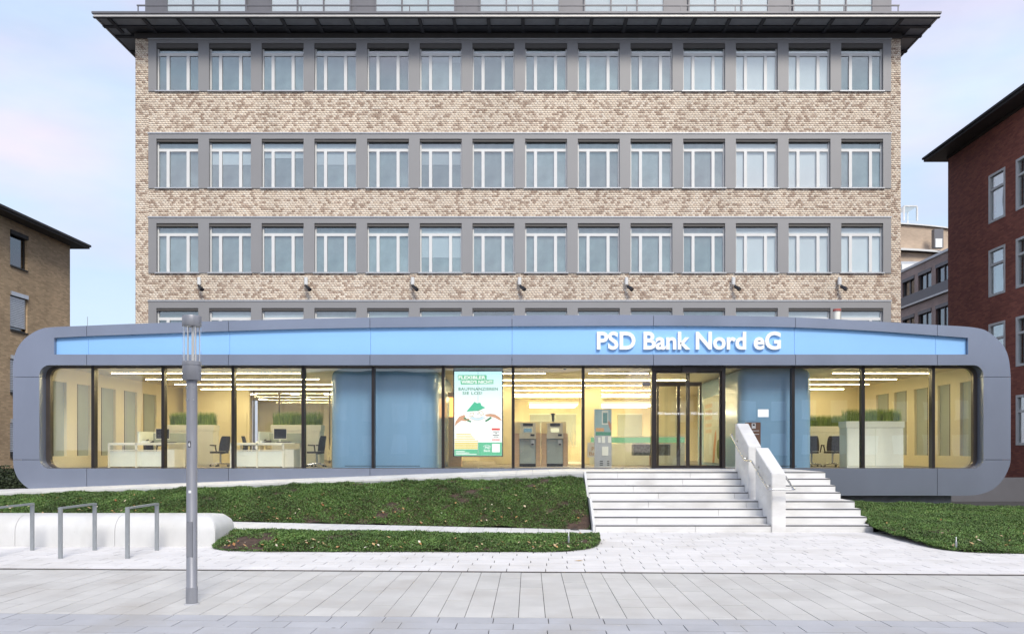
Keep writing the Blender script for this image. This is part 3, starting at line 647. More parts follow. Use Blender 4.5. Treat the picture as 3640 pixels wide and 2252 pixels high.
# interior shell
YK = 39.5
MB().box(-13.75, 13.0, 22.62, YK, 1.1, 1.19).build('floor', M['carpet'], bk)
MB().box(-14.1, 13.2, 22.62, YK, 4.16, 4.3).build('ceiling', M['ceiling'], bk)
MB().box(-13.6, 13.0, YK, YK + .1, 1.1, 4.2).build('back_wall', M['cream'], bk)
for sx, xw in ((1, -13.85), (-1, 12.92)):
    x0, x1 = sorted((xw, xw - sx*.2)); gaps = [(22.9, 23.6), (24.15, 24.9), (25.5, 26.4), (26.95, 27.85), (28.3, 29.3)]
    w = MB().box(x0, x1, 22.64, YK, 1.1, 1.55).box(x0, x1, 22.64, YK, 3.75, 4.2); ys = [22.64] + [q for g_ in gaps for q in g_] + [YK]
    for i in range(0, len(ys), 2): w.box(x0, x1, ys[i], ys[i+1], 1.55, 3.75)
    w.build('side_wall', M['cream'], bk)
    for a, b in gaps: MB().box(min(xw - sx*.08, xw - sx*.1), max(xw - sx*.08, xw - sx*.1), a, b, 1.55, 3.75).build('side_blind', M['blind'], bk); MB().box(min(xw, xw - sx*.06), max(xw, xw - sx*.06), a, a + .05, 1.55, 3.75).build('blind_guide', M['bronze'], bk)
MB().box(-13.6, -11.0, 31.0, 31.15, 1.15, 4.16).build('partition', M['cream'], bk)
for x in (-12.7, -12.05, -11.4): MB().box(x - .31, x + .31, 30.95, 30.99, 1.2, 3.2).build('cupboard_door', M['cream'], bk)
MB().box(8.2, 12.9, 31.0, 31.15, 1.15, 4.16).build('partition', M['cream'], bk)
for x, y in ((-.9, 29.2), (2.35, 29.2), (5.3, 30.5), (-7.2, 32.5), (-1.0, 35.5), (3.0, 35.5)):
    MB().box(x - .33, x + .33, y - .3, y + .3, 1.19, 4.16).build('column', M['cream'], bk, bevel=.02)
MB().box(-3.2, 8.2, 36.0, 36.12, 1.19, 4.16).build('hall_wall', M['cream'], bk)
for x in (-2.4, .6, 1.6, 4.6, 6.3): q = MB().box(x - .55, x + .55, 35.93, 35.99, 1.9, 3.3).build('inner_window', M['blind'], bk); MB().box(x - .6, x + .6, 35.90, 35.935, 3.3, 3.36).box(x - .6, x + .6, 35.90, 35.935, 1.84, 1.9).build('window_rail', M['white_fit'], q)
for x in (-10.9, -9.9, -8.9, -7.9, -6.9): MB().box(x - .025, x + .025, 31.2, 31.26, 1.19, 4.16).build('partition_post', M['bronze_lt'], bk)
MB().box(-10.9, -6.9, 31.22, 31.235, 1.2, 4.15).build('partition_pane', M['bank_glass'], bk)
# pale reed print on the glass partitions of the hall
def blades(n, x0, x1, y0, y1, z0, h, wd=.006, lean=.22, hv=.35):
    X = rng.uniform(x0, x1, n); Y = rng.uniform(y0, y1, n); H = h*(1 - hv*rng.random(n)**1.5); az = rng.uniform(0, 6.28, n); ln = H*lean*rng.random(n)**.8*1.6; wv = np.stack([np.cos(az + 1.57), np.sin(az + 1.57)], 1)*wd
    pts = []
    for t_, wf in ((0, 1.), (.55, .8), (1, .05)):
        cx_ = X + np.cos(az)*ln*t_**1.8; cy_ = Y + np.sin(az)*ln*t_**1.8; cz_ = z0 + H*t_ - ln*.25*t_**2
        pts.append(np.stack([cx_ - wv[:, 0]*wf, cy_ - wv[:, 1]*wf, cz_], 1)); pts.append(np.stack([cx_ + wv[:, 0]*wf, cy_ + wv[:, 1]*wf, cz_], 1))
    V = np.stack(pts, 1).reshape(-1, 3); b = np.arange(n)[:, None]*6; F = np.concatenate([b + [0, 1, 3, 2], b + [2, 3, 5, 4]], 0)
    return V - np.array(ORG), F
org(*bk.location)
for x0_, x1_, y_, h_ in ((-10.8, -9.2, 31.19, 1.5), (-8.7, -7.0, 31.19, 1.3), (-1.9, -1.2, 30.6, 1.6), (1.4, 2.0, 30.6, 1.6)):
    V, F = blades(40, x0_, x1_, y_, y_ + .002, 1.3, h_, .016, .35, .5); V[:, 1] = y_ - ORG.y + (V[:, 1] - V[:, 1].mean())*.02; tag(bulk('reed_print', V, F, M['reed'], bk), kind='stuff')
# ceiling lamps
def strip(x0, x1, y, z, label, grp):
    t0 = thing('ceiling_lamp', ((x0+x1)/2, y, z), label, 'ceiling lamp', grp)
    MB().box(x0, x1, y - .04, y + .04, z + .012, z + .05).build('housing', M['white_fit'], t0); MB().box(x0 + .01, x1 - .01, y - .025, y + .025, z, z + .009).build('diffuser', M['lamp'], t0)
    for x in (x0 + .3, x1 - .3): MB().cyl(x, y, z + .05, 4.165, .004, 6).build('suspension', M['chrome'], t0)
ordn = ['first', 'second', 'third', 'fourth', 'fifth', 'sixth']
LY_ = [23.6, 25.7, 27.8, 30.0]
for i, y in enumerate(LY_):
    strip(-12.5, -6.85 if i < 2 else -6.3, y, 4.02, f'long lit ceiling strip over the left office, {ordn[i]} row from the window', 'left office ceiling strips')
    strip(9.1, 12.0, y, 4.02, f'lit ceiling strip over the right office, {ordn[i]} row from the window', 'right office ceiling strips')
for i, (y, a, b) in enumerate(((23.7, -2.0, .5), (26.0, -2.2, 5.3), (28.3, -2.2, 5.3), (30.6, -2.2, 5.3), (32.9, -2.2, 5.3), (34.6, -2.2, 5.3))):
    strip(a, b, y, 4.02, f'lit ceiling strip over the service hall, {ordn[i]} row from the glass front', 'service hall ceiling strips')
strip(1.8, 3.6, 23.7, 4.02, 'short lit ceiling strip just left of the entrance doors', 'service hall ceiling strips')
for (x, y, lb) in ((-11.95, 34, 'left'), (-10.1, 34, 'middle'), (-8.65, 34, 'right')):
    for yy, rw in ((34, 'nearer'), (37.5, 'farther')):
        t0 = thing('downlight', (x*yy/34 + (0 if yy == 34 else .5), yy, 4.1), f'{lb} round ceiling downlight of the {rw} row behind the left office', 'ceiling lamp', 'round downlights')
        MB().cyl(ORG.x, yy, 4.11, 4.165, .2, 20).build('housing', M['white_fit'], t0); MB().cyl(ORG.x, yy, 4.1, 4.109, .18, 20).build('diffuser', M['downlight'], t0)
for a, b, lb in ((0.0, 1.95, 'left'), (2.75, 5.0, 'right')):
    t0 = thing('light_panel', ((a+b)/2, 31, 3.4), f'{lb} half of the large white light panel hanging in the hall', 'light panel', 'hall light panels')
    MB().box(a, b, 30.95, 33.3, 3.5, 3.6).build('housing', M['white_fit'], t0); MB().box(a + .03, b - .03, 30.98, 33.27, 3.49, 3.499).build('diffuser', M['lightbox'], t0)

# ------------------------------------------------------------------ office furniture
def desk(x0, x1, y, label):
    t0 = thing('desk', ((x0+x1)/2, y, 1.19), label, 'desk', 'office desks behind the glass'); f = MB()
    for x in (x0, (x0+x1)/2, x1): f.box(x - .025, x + .025, y, y + .05, 1.19, 1.93)
    f.box(x0, x1, y, y + .045, 1.88, 1.93).box(x0, x1, y, y + .045, 1.70, 1.73); f.build('frame', M['white_fit'], t0)
    for a, b in ((x0 + .03, (x0+x1)/2 - .03), ((x0+x1)/2 + .03, x1 - .03)): MB().box(a, b, y + .02, y + .035, 1.22, 1.69).build('front_panel', M['mint'], t0)
    MB().box(x0 - .03, x1 + .35, y + .06, y + .86, 1.93, 1.955).build('desk_top', M['white_fit'], t0)
    for x in (x0 + .03, x1 + .3): MB().box(x - .02, x + .02, y + .78, y + .82, 1.19, 1.93).build('leg', M['white_fit'], t0)
    MB().box(x1 + .0, x1 + .3, y + .1, y + .8, 1.2, 1.75).build('drawer_unit', M['white_fit'], t0)
    MB().box((x0+x1)/2 + .02, (x0+x1)/2 + .06, y + .06, y + 1.2, 1.96, 2.30).build('divider', M['mint'], t0)
    MB().box((x0+x1)/2 + .06, x1 + .3, y + 1.0, y + 1.04, 1.96, 2.26).build('screen_panel', M['blind'], t0)
    mo = thing('monitor', (x1 - .25, y + .5, 1.955), 'slim computer monitor standing on the ' + label.split(' with')[0].split('white ')[1], 'monitor', 'computer monitors', 0)
    cx_ = x1 - .25
    b = MB().box(cx_ - .2, cx_ + .2, y + .48, y + .51, 2.06, 2.40); b.build('casing', M['white_fit'], mo, bevel=.006)
    MB().box(cx_ - .185, cx_ + .185, y + .476, y + .4795, 2.085, 2.385).build('display', M['scr_off'], mo)
    MB().box(cx_ - .03, cx_ + .03, y + .52, y + .55, 1.96, 2.1).build('stand', M['white_fit'], mo); MB().box(cx_ - .12, cx_ + .12, y + .46, y + .62, 1.956, 1.968).build('foot', M['white_fit'], mo)
    mo.rotation_euler.z = R(28)
    ph = thing('desk_phone', (x1 - .62, y + .4, 1.955), 'dark telephone beside the monitor on the ' + label.split(' with')[0].split('white ')[1], 'telephone', 'desk telephones')
    q = ORG.x; MB().prism([(y + .32, 1.957), (y + .5, 1.957), (y + .5, 2.03), (y + .32, 1.975)], q - .1, q + .1, 'x').build('body', M['blackm'], ph); MB().tube([(q - .07, y + .34, 2.0), (q - .07, y + .42, 2.045), (q - .07, y + .5, 2.05)], .018, 8).build('handset', M['blackm'], ph)
desk(fx(386, 24.2), fx(580, 24.2), 24.2, 'white desk of the leftmost workplace with mint glass front'); desk(fx(820, 24.2), fx(1006, 24.2), 24.2, 'white desk of the workplace left of the blue booth with mint glass front')
def chair_proto():
    t0 = thing('office_chair', (0, 0, 0), 'c', 'chair', 'black swivel office chairs')
    b = MB()
    secs = [(.20, .50, .44), (.215, .62, .46), (.235, .78, .44), (.265, .92, .40), (.28, .98, .34)]; vv = []
    for yb, z, w in secs:
        for i in range(5):
            u_ = -1 + .5*i; vv += [(u_*w/2, yb - .05*u_*u_ + 0, z)]
    nn_ = 5; k = len(vv); vv += [(p[0], p[1] + .03, p[2]) for p in vv]
    ff = []
    for r_i in range(len(secs) - 1):
        for c in range(4):
            a = r_i*nn_ + c; ff += [(a, a+1, a+nn_+1, a+nn_), (k+a, k+a+nn_, k+a+nn_+1, k+a+1)]
    per = list(range(5)) + [nn_*r_i + 4 for r_i in range(1, 5)] + [nn_*4 + c for c in (3, 2, 1, 0)] + [nn_*r_i for r_i in (3, 2, 1)]
    ff += [(per[i], per[(i+1) % len(per)], k + per[(i+1) % len(per)], k + per[i]) for i in range(len(per))]
    b.add(vv, ff).build('backrest', M['blackm'], t0, smooth=40)
    MB().box(-.24, .24, -.25, .2, .43, .49).build('seat', M['blackm'], t0, bevel=.03)
    MB().tube([(0, .02, .1), (0, .02, .43)], .03, 10).build('gas_post', M['chrome'], t0)
    MB().tube([(0, .05, .42), (0, .26, .45), (0, .25, .62)], .022, 8).build('back_bracket', M['blackm'], t0)
    for s in (-1, 1): MB().tube([(s*.25, .08, .46), (s*.29, .07, .66), (s*.29, .10, .68), (s*.29, -.14, .69)], .02, 8).build('armrest', M['blackm'], t0)
    for i in range(5):
        a = R(72*i + 18); l_ = MB().tube([(0, .02, .11), (.30*math.cos(a), .02 + .30*math.sin(a), .075)], [.025, .016], 8).build('base_leg', M['chrome'], t0)
        MB().tube([(.30*math.cos(a) - .02, .02 + .3*math.sin(a), .03), (.30*math.cos(a) + .02, .02 + .3*math.sin(a), .03)], .03, 10).build('castor', M['blackm'], l_)
    return t0
ch = chair_proto(); spots = [(-12.15, 25.5, 150, 'black swivel chair at the far left behind the first desk'), (-10.02, 25.55, -110, 'black swivel chair beside the first grass planter, right of the first desk'), (-8.95, 25.4, 100, 'black swivel chair at the left end of the second desk'),
         (-6.75, 25.0, -100, 'black swivel chair at the right end of the second desk, near the blue booth'), (9.05, 25.2, 160, 'left black swivel chair in front of the low planter in the right office'), (9.75, 25.3, 175, 'right black swivel chair beside the tall white planter cabinet')]
for i, (x, y, a, lb) in enumerate(spots):
    c = ch if i == 0 else copy_tree(ch); c.location = (x, y, 1.19); c.rotation_euler.z = R(a); c['label'] = lb
def planter(x0, x1, y0, y1, zt, label, gh, nb, m='white_fit', doors=2):
    t0 = thing('planter_cabinet', ((x0+x1)/2, y0, 1.19), label, 'planter', 'grass planters')
    MB().box(x0 + .03, x1 - .03, y0 + .02, y1, 1.19, zt - .2).build('cabinet', M[m], t0)
    t = MB().box(x0, x1, y0, y1, zt - .195, zt - .0).build('trough', M[m], t0, bevel=.006); w = (x1 - x0 - .1)/doors
    for i in range(doors): MB().box(x0 + .05 + i*w + .004, x0 + .05 + (i+1)*w - .004, y0, y0 + .018, 1.24, zt - .21).build('door', M[m], t0)
    org(*((x0+x1)/2, y0, 1.19)); V, F = blades(nb, x0 + .06, x1 - .06, y0 + .05, y1 - .05, zt - .02, gh); bulk('grass', V, F, M['planter_grass'], t0)
planter(fx(592, 26.2), fx(760, 26.2), 26.2, 26.7, fz(1509, 26.2), 'tall cream cabinet topped with green grass behind the lamp post', .5, 1500)
planter(fx(962, 26.2), fx(1141, 26.2), 26.2, 26.7, fz(1509, 26.2), 'tall cream cabinet topped with green grass left of the blue booth', .52, 1500)
planter(fx(2862, 26.8), fx(3012, 26.8), 26.8, 27.3, fz(1514, 26.8), 'low planter box of green grass behind the two chairs in the right office', .45, 1300)
planter(fx(3008, 24.0), fx(3216, 24.0), 24.0, 24.6, fz(1496, 24.0), 'large mint-white cabinet topped with green grass in the right office', .45, 1600, 'mint', 2)
ws = thing('wall_sign', (fx(2112, 26), 26, 1.7), 'square white bank sign half hidden behind the leaflet stand', 'sign')
MB().box(fx(2088, 26), fx(2142, 26), 26, 26.03, fz(1624, 26), fz(1571, 26)).build('board', M['letter'], ws); MB().box(fx(2113, 26), fx(2117, 26), 26.03, 26.08, 1.19, fz(1580, 26)).build('post', M['alu'], ws)
text_part('psd', 'lettering', M['oak'], ws, fx(2103, 26), fx(2136, 26), 25.998, fz(1601, 26), fz(1587, 26), .002); text_part('bank', 'lettering', M['oak'], ws, fx(2094, 26), fx(2138, 26), 25.998, fz(1617, 26), fz(1605, 26), .002)
for x_, lbl in ((-11.9, 'first desk'), (-8.35, 'second desk')):
    pp = thing('paper_stack', (x_, 24.45, 1.955), f'low stack of white papers on the {lbl} from the left', 'papers', 'papers on the desks')
    for k_ in range(3): MB().box(x_ - .1 + .012*k_, x_ + .11 + .006*k_, 24.34 + .01*k_, 24.62, 1.957 + .018*k_, 1.973 + .018*k_).build('sheet_bundle', M['letter'], pp)
    kb = thing('keyboard', (x_ + .75, 24.4, 1.955), f'thin black keyboard on the {lbl} from the left', 'keyboard', 'desk keyboards'); MB().box(x_ + .55, x_ + .98, 24.32, 24.46, 1.957, 1.975).build('case', M['blackm'], kb, bevel=.004); MB().box(x_ + .57, x_ + .96, 24.335, 24.445, 1.976, 1.982).build('keys', M['bronze_lt'], kb)
# blue booths
def booth(x0, x1, y0, y1, rr, label):
    t0 = thing('blue_booth', ((x0+x1)/2, y0, 1.19), label, 'booth'); pl = []
    for cx_, cy_, a0 in ((x1 - rr, y0 + rr, -90), (x1 - rr, y1 - rr, 0), (x0 + rr, y1 - rr, 90), (x0 + rr, y0 + rr, 180)):
        pl += [(cx_ + rr*math.cos(R(a0 + 9*i)), cy_ + rr*math.sin(R(a0 + 9*i))) for i in range(11)]
    b = MB(); n_ = len(pl); mx_, my_ = (x0+x1)/2, (y0+y1)/2; lv = [(1.195, 0), (3.9, 0), (4.0, .02), (4.08, .07), (4.13, .16), (4.15, .3)]; vv = []
    for z, ins in lv: vv += [(x - math.copysign(min(ins, abs(x-mx_)), x-mx_), y - math.copysign(min(ins, abs(y-my_)), y-my_), z) for x, y in pl]
    b.add(vv, [(k*n_+i, k*n_+(i+1) % n_, (k+1)*n_+(i+1) % n_, (k+1)*n_+i) for k in range(len(lv)-1) for i in range(n_)] + [tuple(range((len(lv)-1)*n_, len(lv)*n_))])
    b.build('shell', M['pod'], t0, smooth=50); MB().box(x0 + .5, x1 - .5, y0 - .004, y0 - .001, 1.26, 1.275).build('skirting', M['bronze'], t0); return t0
b1 = booth(fx(1177, 23.4), fx(1572, 24.4), 23.0, 28.0, .55, 'large curved blue booth behind the glass, left of the poster screen')
nx_ = fx(1572, 24.4); b2 = booth(6.15, 8.3, 22.95, 29.0, .35, 'blue booth behind the glass, right of the entrance doors')
t0 = thing('cash_terminal', (-2.55, 25.6, 1.19), 'wooden terminal housing with orange lit recess beside the blue booth', 'terminal')
MB().box(-2.62, -2.2, 25.6, 26.1, 1.19, 2.75).build('housing', M['oak'], t0, bevel=.01); MB().box(-2.62, -2.2, 25.6, 26.1, 2.751, 2.8).build('ledge', M['oak'], t0); MB().box(-2.62, -2.2, 26.0, 26.08, 2.8, 3.45).build('recess_back', M['orange_glow'], t0); MB().box(-2.64, -2.18, 25.6, 26.1, 3.45, 3.6).build('canopy', M['oak'], t0)
# poster screen: four display panels with the printed picture
YV = 23.25
pv = thing('poster_screen', (fx(1700, YV), YV, 1.5), 'tall bright display of four panels with a green bank advertisement', 'display')
def V2(px, py, Y=YV): return (fx(px, Y), fz(py, Y))
def prt(poly, name, m, lay=1): return MB().prism([V2(*p) for p in poly], YV - .004*lay - .003, YV - .004*lay, 'y').build(name, m, pv)
x0, z1 = V2(1611, 1305); x1, z0 = V2(1788, 1622); MB().box(x0, x1, YV + .004, YV + .12, z0, z1).build('casing', M['scr_off'], pv)
def skyscreen():
    m = bpy.data.materials.new('display_sky'); m.use_nodes = True; t = m.node_tree; t.nodes.clear(); co = N(t, 'ShaderNodeTexCoord'); sp_ = N(t, 'ShaderNodeSeparateXYZ'); t.links.new(co.outputs['Object'], sp_.inputs[0])
    mr = N(t, 'ShaderNodeMapRange'); mr.inputs[1].default_value = 1.3; mr.inputs[2].default_value = 2.6; t.links.new(sp_.outputs[2], mr.inputs[0]); rp_ = N(t, 'ShaderNodeValToRGB'); rp_.color_ramp.elements[0].color = (.97, .98, .97, 1); rp_.color_ramp.elements[1].color = (.50, .82, .90, 1)
    t.links.new(mr.outputs[0], rp_.inputs[0]); e = N(t, 'ShaderNodeEmission', Strength=SCR); t.links.new(rp_.outputs[0], e.inputs[0]); o = N(t, 'ShaderNodeOutputMaterial'); t.links.new(e.outputs[0], o.inputs[0]); return m
SCR = .74
ms = skyscreen()
for a, b in ((1615, 1698.6), (1699.6, 1784.5)):
    for c, d in ((1319.5, 1468.5), (1469.5, 1619)):
        xa, zb = V2(a, c); xb, za = V2(b, d); MB().box(xa, xb, YV - .002, YV + .003, za, zb).build('display_panel', ms, pv)
e_green = emit('display_green', (.10, .46, .25), SCR); e_dk = emit('display_dark_green', (.04, .22, .10), SCR); e_mint = emit('display_mint', (.13, .50, .29), SCR); e_white = emit('display_white', (.9, .9, .9), SCR); e_yel = emit('display_yellow', (.75, .62, .18), SCR); e_red = emit('display_red', (.75, .06, .05), SCR); e_skin = emit('display_skin', (.62, .33, .20), SCR); e_tan = emit('display_tan', (.55, .42, .22), SCR)
prt([(1627, 1334), (1630, 1332), (1728, 1332), (1730, 1335), (1730, 1349), (1628, 1350)], 'print_block', e_mint); prt([(1637, 1350.5), (1754, 1348), (1755, 1364), (1638, 1366)], 'print_block', e_mint)
def ptx(k, m, a, b, c, d): xa, zb = V2(a, c); xb, za = V2(b, d); text_part(k, 'lettering', m, pv, xa, xb, YV - .0085, za, zb, .0015)
ptx('flex', e_white, 1630, 1726, 1335, 1346.5); ptx('wird', e_white, 1640, 1754, 1350.5, 1362.5); ptx('bau', e_dk, 1630, 1770, 1376, 1387.5); ptx('sie', e_dk, 1644, 1714, 1391, 1402)
prt([(1657.5, 1462), (1687, 1427), (1697, 1433), (1703, 1430), (1709, 1432), (1711, 1440), (1726, 1448), (1700, 1457)], 'roof_print', emit('display_roof', (.08, .50, .30), SCR)); prt([(1657, 1462), (1700, 1457), (1726, 1448), (1701, 1459)], 'roof_edge_print', e_dk, 2)
for q in ([(1672, 1466), (1684, 1464), (1682, 1479), (1668, 1480)], [(1701, 1462), (1714, 1459), (1720, 1472), (1709, 1476)]): prt(q, 'window_print', e_tan); cxq = sum(p[0] for p in q)/4; cyq = sum(p[1] for p in q)/4; prt([((p[0]-cxq)*.75+cxq, (p[1]-cyq)*.75+cyq) for p in q], 'pane_print', e_white, 2)
arcp = lambda cx_, cy_, r0, r1, a0, a1: [(cx_ + r0*math.cos(R(a0 + (a1-a0)*i/10)), cy_ - r0*.7*math.sin(R(a0 + (a1-a0)*i/10))) for i in range(11)] + [(cx_ + r1*math.cos(R(a1 - (a1-a0)*i/10)), cy_ - r1*.7*math.sin(R(a1 - (a1-a0)*i/10))) for i in range(11)]
prt(arcp(1697, 1470, 34, 20, 215, 325), 'door_print', e_tan); prt(arcp(1697, 1470, 32.5, 21.5, 216.5, 323.5), 'pane_print', emit('display_sky2', (.6, .75, .85), SCR), 2)
prt(arcp(1697, 1462, 60, 52, 212, 246), 'hedge_print', e_dk); prt(arcp(1697, 1462, 60, 52, 300, 330), 'hedge_print', e_dk)
prt([(1616, 1514), (1620, 1497), (1632, 1480), (1650, 1473), (1655, 1478), (1648, 1487), (1668, 1487), (1669, 1491), (1655, 1496), (1640, 1494), (1626, 1504)], 'hand_print', e_skin); prt([(1784, 1494), (1776, 1482), (1760, 1472), (1742, 1470), (1724, 1473), (1726, 1478), (1745, 1480), (1760, 1484), (1775, 1492)], 'hand_print', e_skin)
for i in range(9): prt([(1616 + (i < 3)*6, 1540 + i*6.2), (1698 - (i < 4)*(24 - 5*i), 1540 + i*6.2), (1698 - (i < 4)*(24 - 5*i), 1543.2 + i*6.2 + (i > 4)*2), (1616 + (i < 3)*6, 1543.2 + i*6.2 + (i > 4)*2)], 'stripe_print', e_yel)
prt([(1700, 1571), (1784, 1571), (1784, 1618.5), (1700, 1618.5)], 'band_print', e_mint); prt([(1615.5, 1596), (1698.5, 1596), (1698.5, 1618.5), (1615.5, 1618.5)], 'band_print', e_mint)
prt([(1718, 1576), (1745, 1576), (1745, 1606), (1718, 1606)], 'logo_field', emit('display_logo', (.12, .5, .3), SCR), 2); prt([(1749, 1576), (1777, 1576), (1777, 1606), (1749, 1606)], 'white_field', e_white, 2)
def ptx3(k, a, b, c, d): xa, zb = V2(a, c); xb, za = V2(b, d); text_part(k, 'logo_lettering', e_white, pv, xa, xb, YV - .013, za, zb, .0015)
ptx3('psd', 1724, 1743, 1585, 1594); ptx3('bank', 1720, 1743.5, 1596, 1604.5); prt(arcp(1731, 1590, 14.5, 13, 20, 165), 'logo_arc', e_white, 3)
prt([(1748, 1521), (1777, 1521), (1777, 1528), (1748, 1528)], 'badge_head', e_red); prt([(1748, 1560), (1777, 1560), (1777, 1563.5), (1748, 1563.5)], 'badge_foot', e_red)
for i, (a, b) in enumerate(((1752, 1774), (1758, 1768), (1751, 1775), (1754, 1772))): prt([(a, 1532 + i*6), (b, 1532 + i*6), (b, 1534.5 + i*6), (a, 1534.5 + i*6)], 'badge_line', M['blackm'])
for i, b in enumerate((1652, 1668, 1694)): prt([(1620, 1602 + i*5), (b, 1602 + i*5), (b, 1604.4 + i*5), (1620, 1604.4 + i*5)], 'caption_line', e_white, 2)
# cash machines
YA = 25.2
def atm(px0, label, lit):
    sc_ = (px0 - 1847); t0 = thing('cash_machine', (fx(px0 + 28, YA), YA, 1.19), label, 'cash machine', 'cash machines in the hall')
    def bx(a, b, c, d, y0, y1, nm, m, par=None, bev=.006): xa, xb = fx(a + sc_, YA), fx(b + sc_, YA); za, zb = fz(d, YA), fz(c, YA); return MB().box(xa, xb, y0, y1, za, zb).build(nm, M[m] if isinstance(m, str) else m, par or t0, bevel=bev)
    bx(1847, 1904, 1559, 1647, YA + .05, YA + .6, 'safe_door', 'atm_grey'); MB().box(fx(1847 + sc_, YA), fx(1904 + sc_, YA), YA + .07, YA + .6, 1.19, fz(1647, YA)).build('base', M['scr_off'], t0)
    bx(1846, 1905, 1538, 1558, YA - .1, YA + .6, 'keyboard_shelf', 'atm_light'); bx(1886, 1900, 1542, 1549, YA - .125, YA - .101, 'keypad', 'scr_off')
    hd = bx(1849, 1904, 1502, 1537.5, YA + .1, YA + .6, 'head', 'atm_light'); bx(1859, 1894, 1503, 1513, YA + .06, YA + .099, 'hood', 'scr_off', hd); bx(1858, 1893, 1516, 1536, YA + .08, YA + .099, 'bezel', 'white_fit', hd)
    bx(1862, 1890, 1521, 1535, YA + .072, YA + .0795, 'display', lit, hd, 0)
    bx(1887, 1899, 1562, 1583, YA - .02, YA + .049, 'card_reader', 'alu'); bx(1889, 1897, 1575, 1581, YA - .026, YA - .021, 'card_slot', 'scr_off')
    bx(1852, 1880, 1563, 1566, YA - .04, YA + .049, 'shelf', 'atm_light'); MB().tube([(fx(1853 + sc_, YA), YA + .02, fz(1603, YA)), (fx(1853 + sc_, YA), YA + .049, fz(1603, YA))], .03, 14).build('lock', M['alu'], t0)
    for a, b in ((1827, 1846), (1905, 1922)): bx(a, b, 1539, 1660, YA + .02, YA + .58, 'side_panel', 'oak', None, .003)
    xa, xb = fx(1828 + sc_, YA), fx(1920 + sc_, YA); MB().box(xa, xb, YA + .62, YA + .7, 1.19, fz(1496, YA)).build('back_panel', M['cream'], t0)
    k = (1848 + sc_); text_part('nine', 'number', M['blackm'], t0, fx(k, YA), fx(k + 4, YA), YA + .615, fz(1509, YA), fz(1502, YA), .002)
atm(1847, 'left grey cash machine with dark screen between oak side panels', emit('atm_screen', (.10, .16, .18), 1)); atm(1944, 'right grey cash machine with pale screen between oak side panels', emit('atm_screen_pale', (.55, .52, .33), 1))
# leaflet totem
YT = 23.4; tt = thing('leaflet_totem', (fx(2145, YT), YT, 1.19), 'grey leaflet stand with a picture of a phone, left of the doors', 'leaflet stand')
def tb(a, b, c, d, y0, y1, nm, m, bev=0): return MB().box(fx(a, YT), fx(b, YT), YT + y0, YT + y1, fz(d, YT), fz(c, YT)).build(nm, M[m] if isinstance(m, str) else m, tt, bevel=bev)
tb(2113, 2174, 1453, 1660, 0, .12, 'board', 'alu', .005); tb(2114, 2173, 1454, 1533, -.004, -.001, 'picture', mat('totem_picture', (.30, .42, .42), .5)); tb(2139, 2162, 1458, 1508, -.008, -.005, 'phone_print', mat('phone_print', (.72, .68, .58), .5)); tb(2143, 2159, 1466, 1503, -.012, -.009, 'screen_print', mat('screen_print', (.12, .26, .24), .5)); tb(2118, 2147, 1520, 1532, -.008, -.005, 'box_print', mat('box_print', (.65, .35, .16), .6)); tb(2117, 2173, 1534, 1547, -.004, -.001, 'green_strip', mat('green_strip', (.08, .28, .18), .5))
MB().prism([V2(2160, 1500, YT), (V2(2164, 1492, YT)), V2(2173, 1508, YT), V2(2173, 1532, YT), V2(2166, 1520, YT)], YT - .008, YT - .005).build('hand_print', mat('hand_print', (.5, .25, .17), .6), tt)
for a, b, c, d in ((2126, 2135, 1553, 1572), (2139, 2150, 1549, 1573), (2161, 2172, 1550, 1572), (2140, 2162, 1586, 1618)): tb(a, b, c, d, -.03, -.001, 'leaflet_pocket', 'white_fit')
for a, b in ((2132, 2143), (2158, 2166)):
    for c in (1637, 1644, 1650): tb(a, b, c, c + 3, -.003, 0, 'slot', 'scr_off')
# reception counter, wall poster, sofa-like seat
rc = thing('reception_counter', (3.9, 28.2, 1.19), 'curved reception counter glowing green at the back of the hall', 'counter')
pts = [(2.2 + 3.2*i/16, 27.6 + .5*math.cos(i/16*math.pi*1.3)) for i in range(17)]
b = MB()
for p, q in zip(pts[:-1], pts[1:]): b.add([(p[0], p[1], 1.19), (q[0], q[1], 1.19), (q[0], q[1] + .5, 1.19), (p[0], p[1] + .5, 1.19), (p[0], p[1], 1.95), (q[0], q[1], 1.95), (q[0], q[1] + .5, 1.95), (p[0], p[1] + .5, 1.95)], [(0, 1, 5, 4), (4, 5, 6, 7), (2, 3, 7, 6)])
b.build('body', M['mint'], rc, smooth=50)
b = MB(); b2_ = MB()
for p, q in zip(pts[:-1], pts[1:]): b.add([(p[0], p[1] - .02, 1.97), (q[0], q[1] - .02, 1.97), (q[0], q[1] - .02, 2.16), (p[0], p[1] - .02, 2.16)], [(0, 1, 2, 3)]); b2_.add([(p[0], p[1] - .1, 2.17), (q[0], q[1] - .1, 2.17), (q[0], q[1] + .5, 2.17), (p[0], p[1] + .5, 2.17), (p[0], p[1] - .1, 2.2), (q[0], q[1] - .1, 2.2), (q[0], q[1] + .5, 2.2), (p[0], p[1] + .5, 2.2)], [(0, 1, 5, 4), (4, 5, 6, 7), (2, 3, 7, 6), (0, 1, 2, 3)])
b.build('glow_band', M['green_glow'], rc); b2_.build('counter_top', M['white_fit'], rc)
ta = thing('low_table', (3.95, 25.6, 1.19), 'low table with patterned dark front behind the entrance doors', 'table'); MB().box(3.4, 4.6, 25.6, 26.1, 1.55, 1.9).build('front', mat('patterned_front', (.13, .15, .13), .5, var=.8, scale=14), ta, bevel=.01); MB().box(3.35, 4.65, 25.55, 26.15, 1.9, 1.95).build('top', M['white_fit'], ta); MB().cyl(4.0, 25.85, 1.19, 1.55, .05, 12).build('leg', M['oak'], ta)
